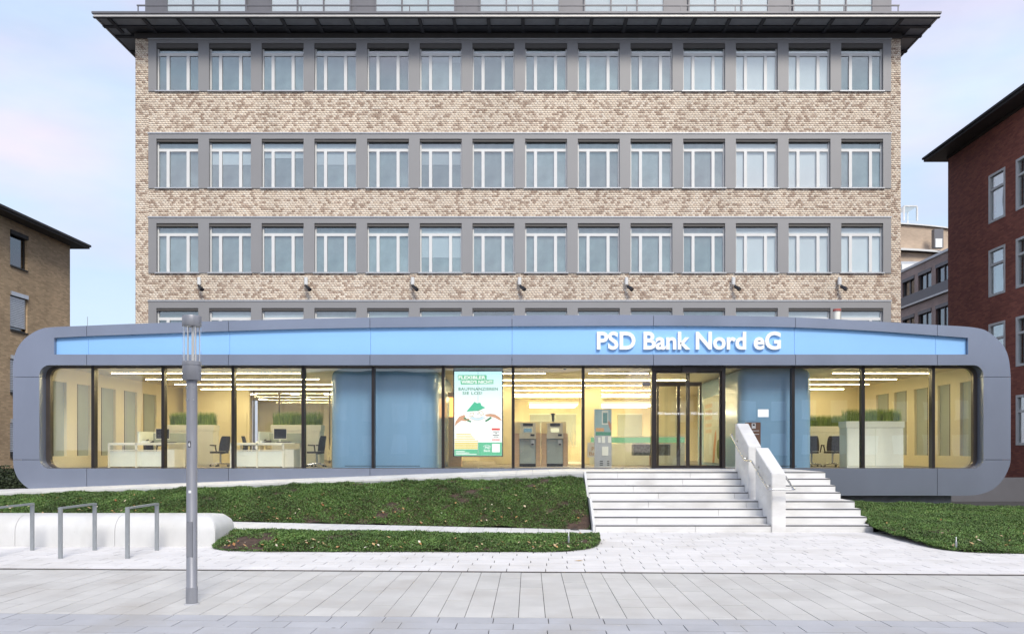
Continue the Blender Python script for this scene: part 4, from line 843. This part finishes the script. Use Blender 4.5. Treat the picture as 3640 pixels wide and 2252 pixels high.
wp = thing('wall_poster', (6.14, 26.5, 1.3), 'tall pale poster with a raised arm on the booth wall behind the doors', 'poster')
XP = 6.135; MB().box(XP - .012, XP, 25.3, 27.6, 1.3, 3.5).build('sheet', mat('poster_sheet', (.55, .60, .55), .5), wp)
MB().prism([(26.0, 1.3), (26.28, 1.3), (26.1, 1.9), (25.95, 2.25), (25.75, 2.4), (25.72, 2.1), (25.85, 1.8)], XP - .016, XP - .013, 'x').build('arm_print', mat('arm_print', (.55, .28, .17), .6), wp); MB().prism([(25.45 + .22*math.cos(R(30*i)), 1.75 + .32*math.sin(R(30*i))) for i in range(12)], XP - .015, XP - .0125, 'x').build('fruit_print', mat('fruit_print', (.10, .16, .05), .6), wp)
for i in range(3): MB().box(XP - .016, XP - .013, 26.3, 27.35, 3.15 - i*.2, 3.28 - i*.2).build('text_line', M['brick_bed'], wp)
for i in range(2): MB().box(XP - .016, XP - .013, 26.4, 27.3, 2.5 - i*.2, 2.62 - i*.2).build('text_line', M['brick_bed'], wp)
# notice on the glass, intercom post
nt_ = tag(None or (org(fx(2732, 22.56), 22.56, 2.4) or MB().box(fx(2694, 22.56), fx(2732, 22.56), 22.558, 22.566, fz(1481, 22.56), fz(1454, 22.56)).build('notice_sheet', M['letter'])), 'small white notice taped inside the glass right of the doors', 'notice')
YI = 20.6; ip = thing('intercom_post', (fx(2680, YI), YI, 1.2), 'brown metal mailbox and intercom post behind the upper stair parapet', 'intercom')
br_ = mat('brown_metal', (.12, .065, .045), .4, .4); MB().box(fx(2654, YI), fx(2704, YI), YI, YI + .16, 1.19, fz(1500, YI)).build('post', br_, ip, bevel=.006); MB().box(fx(2672, YI), fx(2686, YI), YI - .01, YI - .001, fz(1522, YI), fz(1503, YI)).build('intercom_plate', M['alu'], ip); MB().box(fx(2675, YI), fx(2683, YI), YI - .013, YI - .011, fz(1512, YI), fz(1506, YI)).build('display', M['scr_off'], ip)
for c in (1529, 1541): MB().box(fx(2660, YI), fx(2698, YI), YI - .006, YI - .001, fz(c + 2, YI), fz(c, YI)).build('mail_slot', M['alu'], ip)
for x, y in ((1.05, 23.0), (-2.0, 25.2)):
    cmr = thing('dome_camera', (x, y, 4.16), 'dark dome camera on the ceiling ' + ('right of the cash machines' if x > 0 else 'beside the poster screen'), 'camera'); MB().lathe([(.07, 4.165), (.07, 4.13), (.06, 4.10), (.03, 4.075), (.005, 4.07)], x, y, 16).build('dome', M['scr_off'], cmr, smooth=50); MB().cyl(x, y, 4.155, 4.17, .085, 16).build('mount', M['white_fit'], cmr)

# ================================================================== office building behind
YW = 31.0
S_ = .01649
def dz(d, Y=YW): return EYE + (1067.5 - d)*1.4894*Y/FOC
def dx(d, Y=YW): return (d*1.4894 - VX)*Y/FOC
ob = thing('office_building', (-.4, YW, 0), 'tall speckled brick office block with grey window bands and a flat overhanging roof', 'building')
xl, xr, bx0, bx1 = dx(323), dx(2150), dx(355), dx(2126)
bands = [(93, 104, 219), (317, 332, 450), (517, 533, 652), (716, 735, 853)]
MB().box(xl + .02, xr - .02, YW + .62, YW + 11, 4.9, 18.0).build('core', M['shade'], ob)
wl = MB(); zs = [(dz(bands[i][2]), dz(bands[i+1][0])) for i in range(3)]
for zt, zb in zs: wl.box(bx0, bx1, YW + .009, YW + .6, zb, zt)
wl.box(xl, bx0, YW + .009, YW + .6, 4.9, dz(84)).box(bx1, xr, YW + .009, YW + .6, 4.9, dz(84)); wl.build('wall_backing', M['brick_bed'], ob)
# bricks: headers laid in courses, joints recessed
rects = [(bx0, bx1, zb, zt) for zt, zb in zs] + [(xl, bx0, 4.9, dz(84)), (bx1, xr, 4.9, dz(84))]
Vb = []; BW, BH = .128, .082
for (a, b, c, d) in rects:
    nr = int((d - c)/BH); h = (d - c)/nr
    for r_i in range(nr):
        x = a - (BW/2 if r_i % 2 else 0)
        while x < b - .01:
            p, q = max(x + .005, a), min(x + BW - .005, b)
            if q - p > .02: Vb.append((p, q, c + r_i*h + .0035, c + (r_i+1)*h - .0035))
            x += BW
Vb = np.array(Vb); n = len(Vb); yf = YW + rng.uniform(-.004, .004, n); yb = np.full(n, YW + .012)
def cor(i, j, y): return np.stack([Vb[:, i], y, Vb[:, j]], 1)
VV = np.stack([cor(0, 2, yf), cor(1, 2, yf), cor(1, 3, yf), cor(0, 3, yf), cor(0, 2, yb), cor(1, 2, yb), cor(1, 3, yb), cor(0, 3, yb)], 1).reshape(-1, 3) - np.array(ORG)
bb = np.arange(n)[:, None]*8; FF = np.concatenate([bb + [0, 1, 2, 3], bb + [0, 4, 5, 1], bb + [1, 5, 6, 2], bb + [2, 6, 7, 3], bb + [3, 7, 4, 0]], 0)
tag(bulk('bricks', VV, FF, M['brick'], ob), kind='stuff')
ow = dx(474) - dx(374); pitch = (dx(2007) - dx(374))/13
wproto = None
for bi, (bt, ot, obm) in enumerate(bands):
    org(*ob.location)
    z_bt, z_ot, z_ob = dz(bt), dz(ot), dz(obm - 2); band = MB().box(bx0, bx1, YW - .035, YW + .3, z_ot, z_bt); xs_ = [dx(374) + pitch*i for i in range(14)]
    ed = [bx0] + [q for x in xs_ for q in (x, x + ow)] + [bx1]
    for i in range(0, len(ed), 2): band.box(ed[i], ed[i+1], YW - .035, YW + .3, z_ob - .03, z_ot)
    bo = band.build('window_band', M['band'], ob)
    MB().box(bx0 - .02, bx1 + .02, YW - .06, YW - .036, z_bt - .05, z_bt + .0).build('drip_edge', M['sill'], bo)
    for i, x in enumerate(xs_):
        org(x, YW, z_ob) if wproto is None else None
        H = z_ot - z_ob
        if wproto is None or abs(wproto[1] - H) > .02:
            org(x, YW, z_ob); z0, z1 = z_ob, z_ot; tz = z1 - .46 if bi else z1 - .45; sl = .10 if bi else .17; YQ = YW - .1
            fr = MB(); fr.box(x, x + .05, YQ + .2, YQ + .27, z0, z1 - sl).box(x + ow - .05, x + ow, YQ + .2, YQ + .27, z0, z1 - sl).box(x + .05, x + ow - .05, YQ + .19, YQ + .27, tz, tz + .11).box(x + .05, x + ow - .05, YQ + .2, YQ + .27, z0, z0 + .04)
            for u0 in (.35, 1.14): fr.box(x + u0, x + u0 + .12, YQ + .18, YQ + .27, z0 + .04, tz)
            wf = fr.build('window', M['win_white'], ob); wf.location -= Vector(ob.location) if False else Vector((0, 0, 0))
            parts = [('blind_slot', MB().box(x, x + ow, YQ + .1, YQ + .26, z1 - sl, z1), M['reveal']), ('sill', MB().box(x - .05, x + ow + .05, YW - .075, YW + .1, z0 - .045, z0 - .002), M['sill']),
                     ('pane', MB().box(x + .05, x + ow - .05, YQ + .225, YQ + .235, tz + .11, z1 - sl), M['win_glass']), ('pane', MB().box(x + .05, x + .35, YQ + .225, YQ + .235, z0 + .04, tz), M['win_glass']),
                     ('pane', MB().box(x + .47, x + 1.14, YQ + .222, YQ + .232, z0 + .04, tz), M['win_glass']), ('pane', MB().box(x + 1.26, x + ow - .05, YQ + .225, YQ + .235, z0 + .04, tz), M['win_glass']), ('room_blind', MB().box(x, x + ow, YQ + .29, YQ + .30, z0, z1 - sl), M['roomblind'])]
            meshes = []
            for nm, mb, mm in parts: po = mb.build(nm, mm, wf); meshes.append((nm, po.data, mm))
            wproto = (wf.data, H, meshes); wf.location = Vector((x, YW, z_ob)) - Vector(ob.location)
            if i >= 11: pass
        else:
            wf = link('window', wproto[0], None, ob); wf.location = Vector((x, YW, z_ob)) - Vector(ob.location)
            if random.random() < .34 and i < 11:
                hd_ = random.choice((.35, .5, .7, 1.0)); bo_ = MB(); org(0, 0, 0); bo_.box(.06, ow - .06, .17, .18, H - .1 - hd_ * (H - .2), H - .11); bo_.build('half_blind', M['halfblind'], wf); org(*ob.location)
            for nm, me, mm in wproto[2]:
                if nm == 'room_blind' and (i in (11, 12) or (i == 13 and bi > 1)):
                    if 'wb%d' % bi not in M: m2 = me.copy(); m2.materials.clear(); m2.materials.append(M['whiteblind']); M['wb%d' % bi] = m2
                    me = M['wb%d' % bi]
                link(nm, me, None, wf)
org(*ob.location)
# eave, soffit, penthouse
YE = 29.86
ex0, ex1 = dx(223, YE), dx(2243, YE); zs0 = dz(42, YE); zs1 = dz(30, YE)
MB().box(ex0 + .05, ex1 - .05, YE + .05, YW + 12, zs0 + .06, zs1 - .02).build('roof_slab', M['soffit'], ob)
fa = MB().box(ex0, ex1, YE, YE + .05, zs0 + .03, zs1 - .05).box(ex0, ex0 + .05, YE + .05, YW + 12, zs0 + .03, zs1 - .05).box(ex1 - .05, ex1, YE + .05, YW + 12, zs0 + .03, zs1 - .05).build('fascia', M['fasc_white'], ob)
MB().box(ex0 - .05, ex1 + .05, YE - .05, YW + 12.1, zs1 - .05, zs1 + .02).build('roof_edge', M['pent'], ob)
MB().box(ex0 - .02, ex1 + .02, YE - .02, YE + .09, zs0 - .0, zs0 + .03).box(ex0 + .0, ex1 - .0, YE + .62, YE + .78, zs0, zs0 + .058).build('soffit_beam', M['soffit'], ob)
x = xl - .55
while x < xr + .6:
    MB().prism([(x, YE + .09), (x + .13, YE + .09), (x + .13, YW + .0), (x, YW + .0)], zs0 - .02, zs0 + .058, 'z').build('soffit_rib', M['soffit'], ob); x += 1.312
for a, b in ((ex0, xl), (xr, ex1)):
    for y in (31.2, 32.4, 33.6, 34.8): MB().box(a + .1, b - .0 if a > 0 else b, y, y + .13, zs0 - .02, zs0 + .058).build('soffit_rib', M['soffit'], ob)
MB().box(ex0 + .1, ex1 - .1, YE + .1, YE + .62, zs0 + .045, zs0 + .06).build('soffit_panel', M['soffit_panel'], ob)
for a, b in ((ex0 + .1, xl - .25), (xr + .25, ex1 - .1)): MB().box(a, b, YE + .8, 36, zs0 + .045, zs0 + .06).build('soffit_panel', M['soffit_panel'], ob)
MB().box(xl - .02, xr + .02, YW - .05, YW + .6, dz(93) + .0, dz(80)).build('frieze', M['eave_dark'], ob)
YP = 33.0
px0, px1 = dx(343, YP), dx(2131, YP); MB().box(px0, px1, YP + .12, YP + 8, 18.2, 22.2).build('penthouse', M['pent'], ob)
MB().box(px0 - .6, px1 + .6, YP - .6, YP + 9, 22.2, 22.45).build('penthouse_roof', M['pent'], ob)
for k in range(7):
    a = dx(398 + 249.7*k, YP); b = a + 3.27
    w0 = MB().box(a - .06, a, YP + .02, YP + .12, 18.3, 22).box(b, b + .06, YP + .02, YP + .12, 18.3, 22).box(a + 1.05, a + 1.11, YP + .02, YP + .12, 18.3, 22).box(a + 2.15, a + 2.21, YP + .02, YP + .12, 18.3, 22).build('penthouse_window', M['pent'], ob)
    for p, q in ((a, a + 1.05), (a + 1.11, a + 2.15), (a + 2.21, b)): MB().box(p, q, YP + .06, YP + .07, 18.3, 22).build('pane', M['win_glass'], w0); MB().box(p, q, YP + .09, YP + .1, 18.3, 22).build('room_blind', M['whiteblind'], w0)
z_r = dz(13, YP - .5); rl_ = MB().box(px0 - .05, px1 + .05, YP - .5, YP - .45, z_r - .02, z_r + .03)
MB().box(px0 - .05, px1 + .05, YP - .5, YP - .45, z_r - .02, z_r + .03).build('roof_rail', M['pent'], ob)
for i in range(15): MB().box(px0 + (px1 - px0)*i/14 - .02, px0 + (px1 - px0)*i/14 + .02, YP - .49, YP - .46, 18.25, z_r - .02).build('rail_post', M['pent'], ob)
# wall spotlights
for i, d in enumerate((476, 731, 985, 1240, 1495, 1750, 2003)):
    x, z = dx(d, 30.9), dz(672, 30.9)
    t0 = thing('wall_spotlight', (x, 30.95, z), f'white and black wall spotlight above the pavilion, {["first", "second", "third", "fourth", "fifth", "sixth", "seventh"][i]} from the left', 'spotlight', 'wall spotlights on the office block')
    MB().cyl(x, 30.86, z - .12, z + .16, .075, 14).build('ballast', M['win_white'], t0, smooth=50); MB().tube([(x, 30.86, z + .0), (x, 30.99, z)], .03, 8).build('bracket', M['alu'], t0)
    MB().tube([(x + .02, 30.84, z - .12), (x + .05, 30.82, z - .2)], .03, 8).build('joint', M['alu'], t0); MB().tube([(x + .03, 30.8, z - .19), (x + .2, 30.66, z - .36)], [.06, .085], 14).build('lamp_head', M['scr_off'], t0, smooth=50)

# ================================================================== neighbouring buildings
XLB = -23.3
lb = thing('tan_brick_house', (XLB, 34, 0), 'tan brick house with dark overhanging eave at the left edge', 'building')
YLF, ZLE = 40.0, 12.03
gaps = []
wins = [(35.38, 36.6, 10.0, 11.6), (35.38, 36.6, 7.1, 8.84), (35.38, 36.6, 4.25, 5.97), (35.38, 36.6, 1.4, 3.1)]
w = MB().box(XLB - .35, XLB, 24, 35.38, -.1, ZLE).box(XLB - .35, XLB, 36.6, YLF, -.1, ZLE); zc = -.1
for a, b, c, d in reversed(wins): w.box(XLB - .35, XLB, a, b, zc, c); zc = d
w.box(XLB - .35, XLB, 35.38, 36.6, zc, ZLE).box(XLB - 12, XLB - .35, YLF - .3, YLF, -.1, ZLE).box(XLB - 12, XLB - .35, 24, 24.3, -.1, ZLE); w.build('wall', M['brick_tan'], lb)
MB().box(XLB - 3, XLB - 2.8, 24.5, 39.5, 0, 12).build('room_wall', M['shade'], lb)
MB().box(XLB - 12, XLB + .64, 23.4, YLF + .64, ZLE, ZLE + .1).build('eave', M['eave_dark'], lb)
MB().prism([(XLB - 12, ZLE + .1), (XLB + .70, ZLE + .1), (XLB + .70, ZLE + .2), (XLB - 6, ZLE + 1.9), (XLB - 12, ZLE + 1.9)], 23.35, YLF + .69).build('roof', M['roof_dark'], lb)
for i, (a, b, c, d) in enumerate(wins):
    f = MB().box(XLB - .2, XLB - .12, a, a + .07, c, d).box(XLB - .2, XLB - .12, b - .07, b, c, d).box(XLB - .2, XLB - .12, a + .07, b - .07, c, c + .07).box(XLB - .2, XLB - .12, a + .07, b - .07, d - .07, d).build('window', M['eave_dark'], lb)
    MB().box(XLB - .17, XLB - .155, a + .07, b - .07, c + .07, d - .07).build('pane', M['dark_win'], f)
    MB().box(XLB - .12, XLB + .06, a, b, d - .18, d).build('shutter_box', M['alu'] if i else M['eave_dark'], f)
    MB().box(XLB - .1, XLB + .05, a, b, c - .06, c).build('sill', M['eave_dark'], f)
    if i:
        for k in range(int((d - c - .35)/.08)): MB().box(XLB - .1, XLB - .06, a + .03, b - .03, d - .2 - .08*(k+1), d - .2 - .08*k - .022).build('shutter_slat', M['alu'], f)
XRB = 19.9
rb = thing('red_brick_building', (XRB, 33, 0), 'dark red brick building with white framed windows at the right edge', 'building')
YRF, ZRE = 37.4, 15.5
wy = [(32.9, 34.08), (31.0, 32.17), (29.1, 30.27)]; wz = [(11.45, 13.53), (8.28, 10.3), (5.1, 7.12), (1.9, 3.94)]
w = MB(); ys = [24.0]
for a, b in reversed(wy): ys += [a, b]
ys.append(YRF)
for i in range(0, len(ys), 2): w.box(XRB, XRB + .35, ys[i], ys[i+1], -.1, ZRE)
for a, b in wy:
    zc = -.1
    for c, d in reversed(wz): w.box(XRB, XRB + .35, a, b, zc, c); zc = d
    w.box(XRB, XRB + .35, a, b, zc, ZRE)
w.box(XRB + .35, XRB + 12, YRF - .3, YRF, -.1, ZRE).box(XRB + .35, XRB + 12, 24, 24.3, -.1, ZRE); w.build('wall', M['brick_red'], rb)
MB().box(XRB + .3, XRB + .34, 24.4, 37, 0, 15.4).build('room_wall', M['whiteblind'], rb)
MB().box(XRB - .77, XRB + 12, 23.2, YRF + .77, ZRE + .12, ZRE + .24).build('eave', M['eave_dark'], rb); MB().box(XRB - .04, XRB + .0, 24, YRF + .04, ZRE - .02, ZRE + .12).build('eave_moulding', M['bark'], rb)
MB().prism([(XRB - .83, ZRE + .24), (XRB - .83, ZRE + .33), (XRB + 6, ZRE + 1.6), (XRB + 12, ZRE + 1.6), (XRB + 12, ZRE + .24)], 23.15, YRF + .83).build('roof', M['roof_dark'], rb)
for a, b in wy:
    for c, d in wz:
        f = MB().box(XRB - .02, XRB + .1, a, a + .1, c, d).box(XRB - .02, XRB + .1, b - .1, b, c, d).box(XRB - .02, XRB + .1, a + .1, b - .1, c, c + .1).box(XRB - .02, XRB + .1, a + .1, b - .1, d - .1, d).box(XRB + .0, XRB + .1, a + .1, b - .1, d - .72, d - .62).build('window', M['win_white'], rb)
        MB().box(XRB + .06, XRB + .075, a + .1, b - .1, c + .1, d - .72).build('pane', M['win_glass'], f); MB().box(XRB + .06, XRB + .075, a + .1, b - .1, d - .62, d - .1).build('pane', M['win_glass'], f)
XQ = 22.0
rw = thing('rear_wing', (XQ, 45, 0), 'pinkish brick rear wing receding between the office block and red building', 'building')
def qz(px, py): Y = XQ*FOC/(px - VX); return fz(py, Y)
ZQ = 12.1
wy2 = [(39.25 + 1.9*k, 40.7 + 1.9*k) for k in range(9, -1, -1)]; wz2 = [(10.6, 11.65), (7.3, 9.45), (3.4, 5.6)]
w = MB(); ys = [36.] + [q for a, b in reversed(wy2) for q in (a, b)] + [60.]
ys = [38.0 if y == 36. else y for y in ys]
ys = [37.6] + ys[1:]
for i in range(0, len(ys), 2): w.box(XQ, XQ + .4, ys[i], ys[i+1], 0, ZQ)
for a, b in wy2:
    zc = 0
    for c, d in reversed(wz2): w.box(XQ, XQ + .4, a, b, zc, c); zc = d
    w.box(XQ, XQ + .4, a, b, zc, ZQ)
w.build('wall', M['brick_pink'], rw); MB().box(XQ - .06, XQ + .5, 37.6, 60, ZQ, ZQ + .14).build('parapet', M['sill'], rw); MB().box(XQ - .12, XQ - .005, 37.6, 60, 10.05, 10.58).build('dark_band', M['pent'], rw); MB().box(XQ - .15, XQ - .12, 37.6, 60, 9.95, 10.05).build('band_edge', M['sill'], rw)
MB().box(XQ + 1.5, XQ + 1.6, 37.6, 60, 0, 12).build('room_wall', M['roomblind'], rw)
for a, b in wy2:
    for c, d in wz2:
        f = MB().box(XQ + .1, XQ + .2, a, a + .08, c, d).box(XQ + .1, XQ + .2, (a+b)/2 - .05, (a+b)/2 + .05, c, d).box(XQ + .1, XQ + .2, b - .08, b, c, d).box(XQ - .03, XQ + .2, a, b, d - .18, d).build('window', M['pent'], rw)
        for p, q in ((a + .08, (a+b)/2 - .05), ((a+b)/2 + .05, b - .08)): MB().box(XQ + .14, XQ + .155, p, q, c, d - .18).build('pane', M['dark_win'], f)
fb = thing('curved_brick_block', (30, 64, 0), 'pale curved brick block with a white ledge far behind on the right', 'building')
def arcw(r, z0, z1, nm, m, par=None, cxw=26, cyw=84):
    p = [(cxw + r*math.cos(R(a)), cyw + r*math.sin(R(a))) for a in range(225, 331, 3)]; b = MB(); n_ = len(p)
    b.add([(x, y, z0) for x, y in p] + [(x, y, z1) for x, y in p], [(i, i+1, n_+i+1, n_+i) for i in range(n_-1)]); b.add([(x, y, z1) for x, y in p] + [(cxw, cyw, z1)], [(i, i+1, n_) for i in range(n_-1)]); return b.build(nm, m, par or fb, smooth=40)
Yc = 62.; arcw(22, -.1, fz(892, Yc), 'lower_wall', M['brick_far']); arcw(22.5, fz(892, Yc) + .02, fz(884, Yc), 'ledge', M['win_white']); arcw(21.4, fz(883, Yc), fz(788, Yc), 'upper_wall', M['brick_far']); arcw(21.6, fz(787, Yc), fz(782, Yc), 'parapet', M['win_white'])
f = MB().box(fx(3318, 62.4), fx(3350, 62.4), 62.25, 62.7, fz(882, 62.4), fz(815, 62.4)).build('window', M['pent'], fb); MB().box(fx(3321, 62.4), fx(3345, 62.4), 62.2, 62.24, fz(881, 62.4), fz(850, 62.4)).build('pane', M['whiteblind'], f)
f = MB().box(fx(3200, 61.9), fx(3272, 61.9), 61.75, 62.3, fz(990, 61.9), fz(930, 61.9)).build('window', M['alu'], fb); MB().box(fx(3202, 61.9), fx(3262, 61.9), 61.7, 61.74, fz(990, 61.9), fz(940, 61.9)).build('pane', M['whiteblind'], f)
gh = thing('roof_glass_box', (fx(3236, 63), 63, fz(784, 63)), 'small glass stair box standing on the far curved block', 'roof structure')
a, b, c, d = fx(3214, 64), fx(3261, 64), fz(784, 64), fz(734, 64); fr = MB()
for x in (a, b): fr.box(x - .06, x + .06, 64, 64.12, c, d).box(x - .06, x + .06, 65.6, 65.7, c, d)
fr.box(a, b, 64, 65.7, d, d + .1).build('frame', M['win_white'], gh); MB().box(a + .06, b - .06, 64.04, 64.06, c, d).build('pane', M['win_glass'], gh)
# hedge at the left, low wall and drive at the right
def shrub(x, y, rx, h, label, n=5000):
    t0 = thing('hedge_shrub', (x, y, 0), label, 'shrub', 'dark shrubs left of the pavilion'); u = rng.normal(size=(n, 3)); u /= np.linalg.norm(u, axis=1)[:, None]; rad = .55 + .45*rng.random(n)**.5; lump = 1 + .2*np.sin(7*u[:, 0] + 5*u[:, 2])*np.sin(6*u[:, 1])
    P = u*(rad*lump)[:, None]*[rx, rx*.8, h*.55] + [0, 0, h*.5]; P = P[P[:, 2] > .02]; n = len(P); s = rng.uniform(.03, .06, n)[:, None]; q1 = rng.normal(size=(n, 3)); q1 /= np.linalg.norm(q1, axis=1)[:, None]; q2 = np.cross(q1, rng.normal(size=(n, 3))); q2 /= np.linalg.norm(q2, axis=1)[:, None]
    bulk('foliage', np.stack([P - q1*s, P + q2*s*.6, P + q1*s, P - q2*s*.6], 1).reshape(-1, 3), np.arange(4*n).reshape(-1, 4), M['hedge'], t0)
    MB().tube([(x, y, -.1), (x + .05, y, h*.4), (x, y, h*.8)], [.06, .04, .015], 8).build('stem', M['bark'], t0)
shrub(-17.6, 26.2, 1.1, 1.05, 'dark shrub at the far left edge beside the pavilion'); shrub(-16.0, 25.2, 1.0, .95, 'dark shrub tucked beside the left end of the pavilion'); shrub(-19.5, 28.5, 1.2, 1.1, 'dark shrub farthest back at the left edge')
org(16.5, 27, 0); tag(MB().box(13.8, 19.8, 27.6, 27.9, -.1, .75).build('low_wall', M['pent'], bevel=.01), 'low grey wall behind the right end of the pavilion', 'wall')

# ================================================================== opposite side of the square: seen only as reflections in the glass
def opposite(x0, x1, h, y, label, m):
    t0 = thing('opposite_house', ((x0+x1)/2, y, 0), label, 'building', 'houses across the square')
    MB().box(x0, x1, y - 8, y, -.1, h).build('wall', m, t0); MB().box(x0 - .3, x1 + .3, y - 8.3, y + .3, h, h + .25).build('roof', M['roof_dark'], t0); me = None; x = x0 + 1.2
    while x < x1 - 1.4:
        z = 1.2
        while z + 2 < h:
            if me is None: f = MB().box(x, x + 1.3, y + .002, y + .06, z, z + 1.7).build('window', M['whiteblind'], t0); me = f.data; bx_, bz_ = x, z
            else: f = link('window', me, None, t0); f.location = (x - bx_, 0, z - bz_)
            z += 2.9
        x += 2.6
opposite(-34, 8.4, 8.2, -24, 'pale house across the square, mirrored in the left glass panes', M['win_white'])
opposite(11.6, 46, 8.8, -22, 'tan house across the square, mirrored in the right glass panes', M['brick_tan'])

rbn = thing('roof_beacon', (fx(2975, 26), 26, 5.3), 'small cream post with a red cap on the pavilion roof, right side', 'beacon'); x = ORG.x
MB().cyl(x, 26, 5.25, fz(1106, 26), .11, 14).build('post', M['white_fit'], rbn, smooth=50); MB().cyl(x, 26, fz(1106, 26), fz(1098, 26), .13, 14).build('cap', mat('red_cap', (.42, .12, .10), .5), rbn, smooth=50)
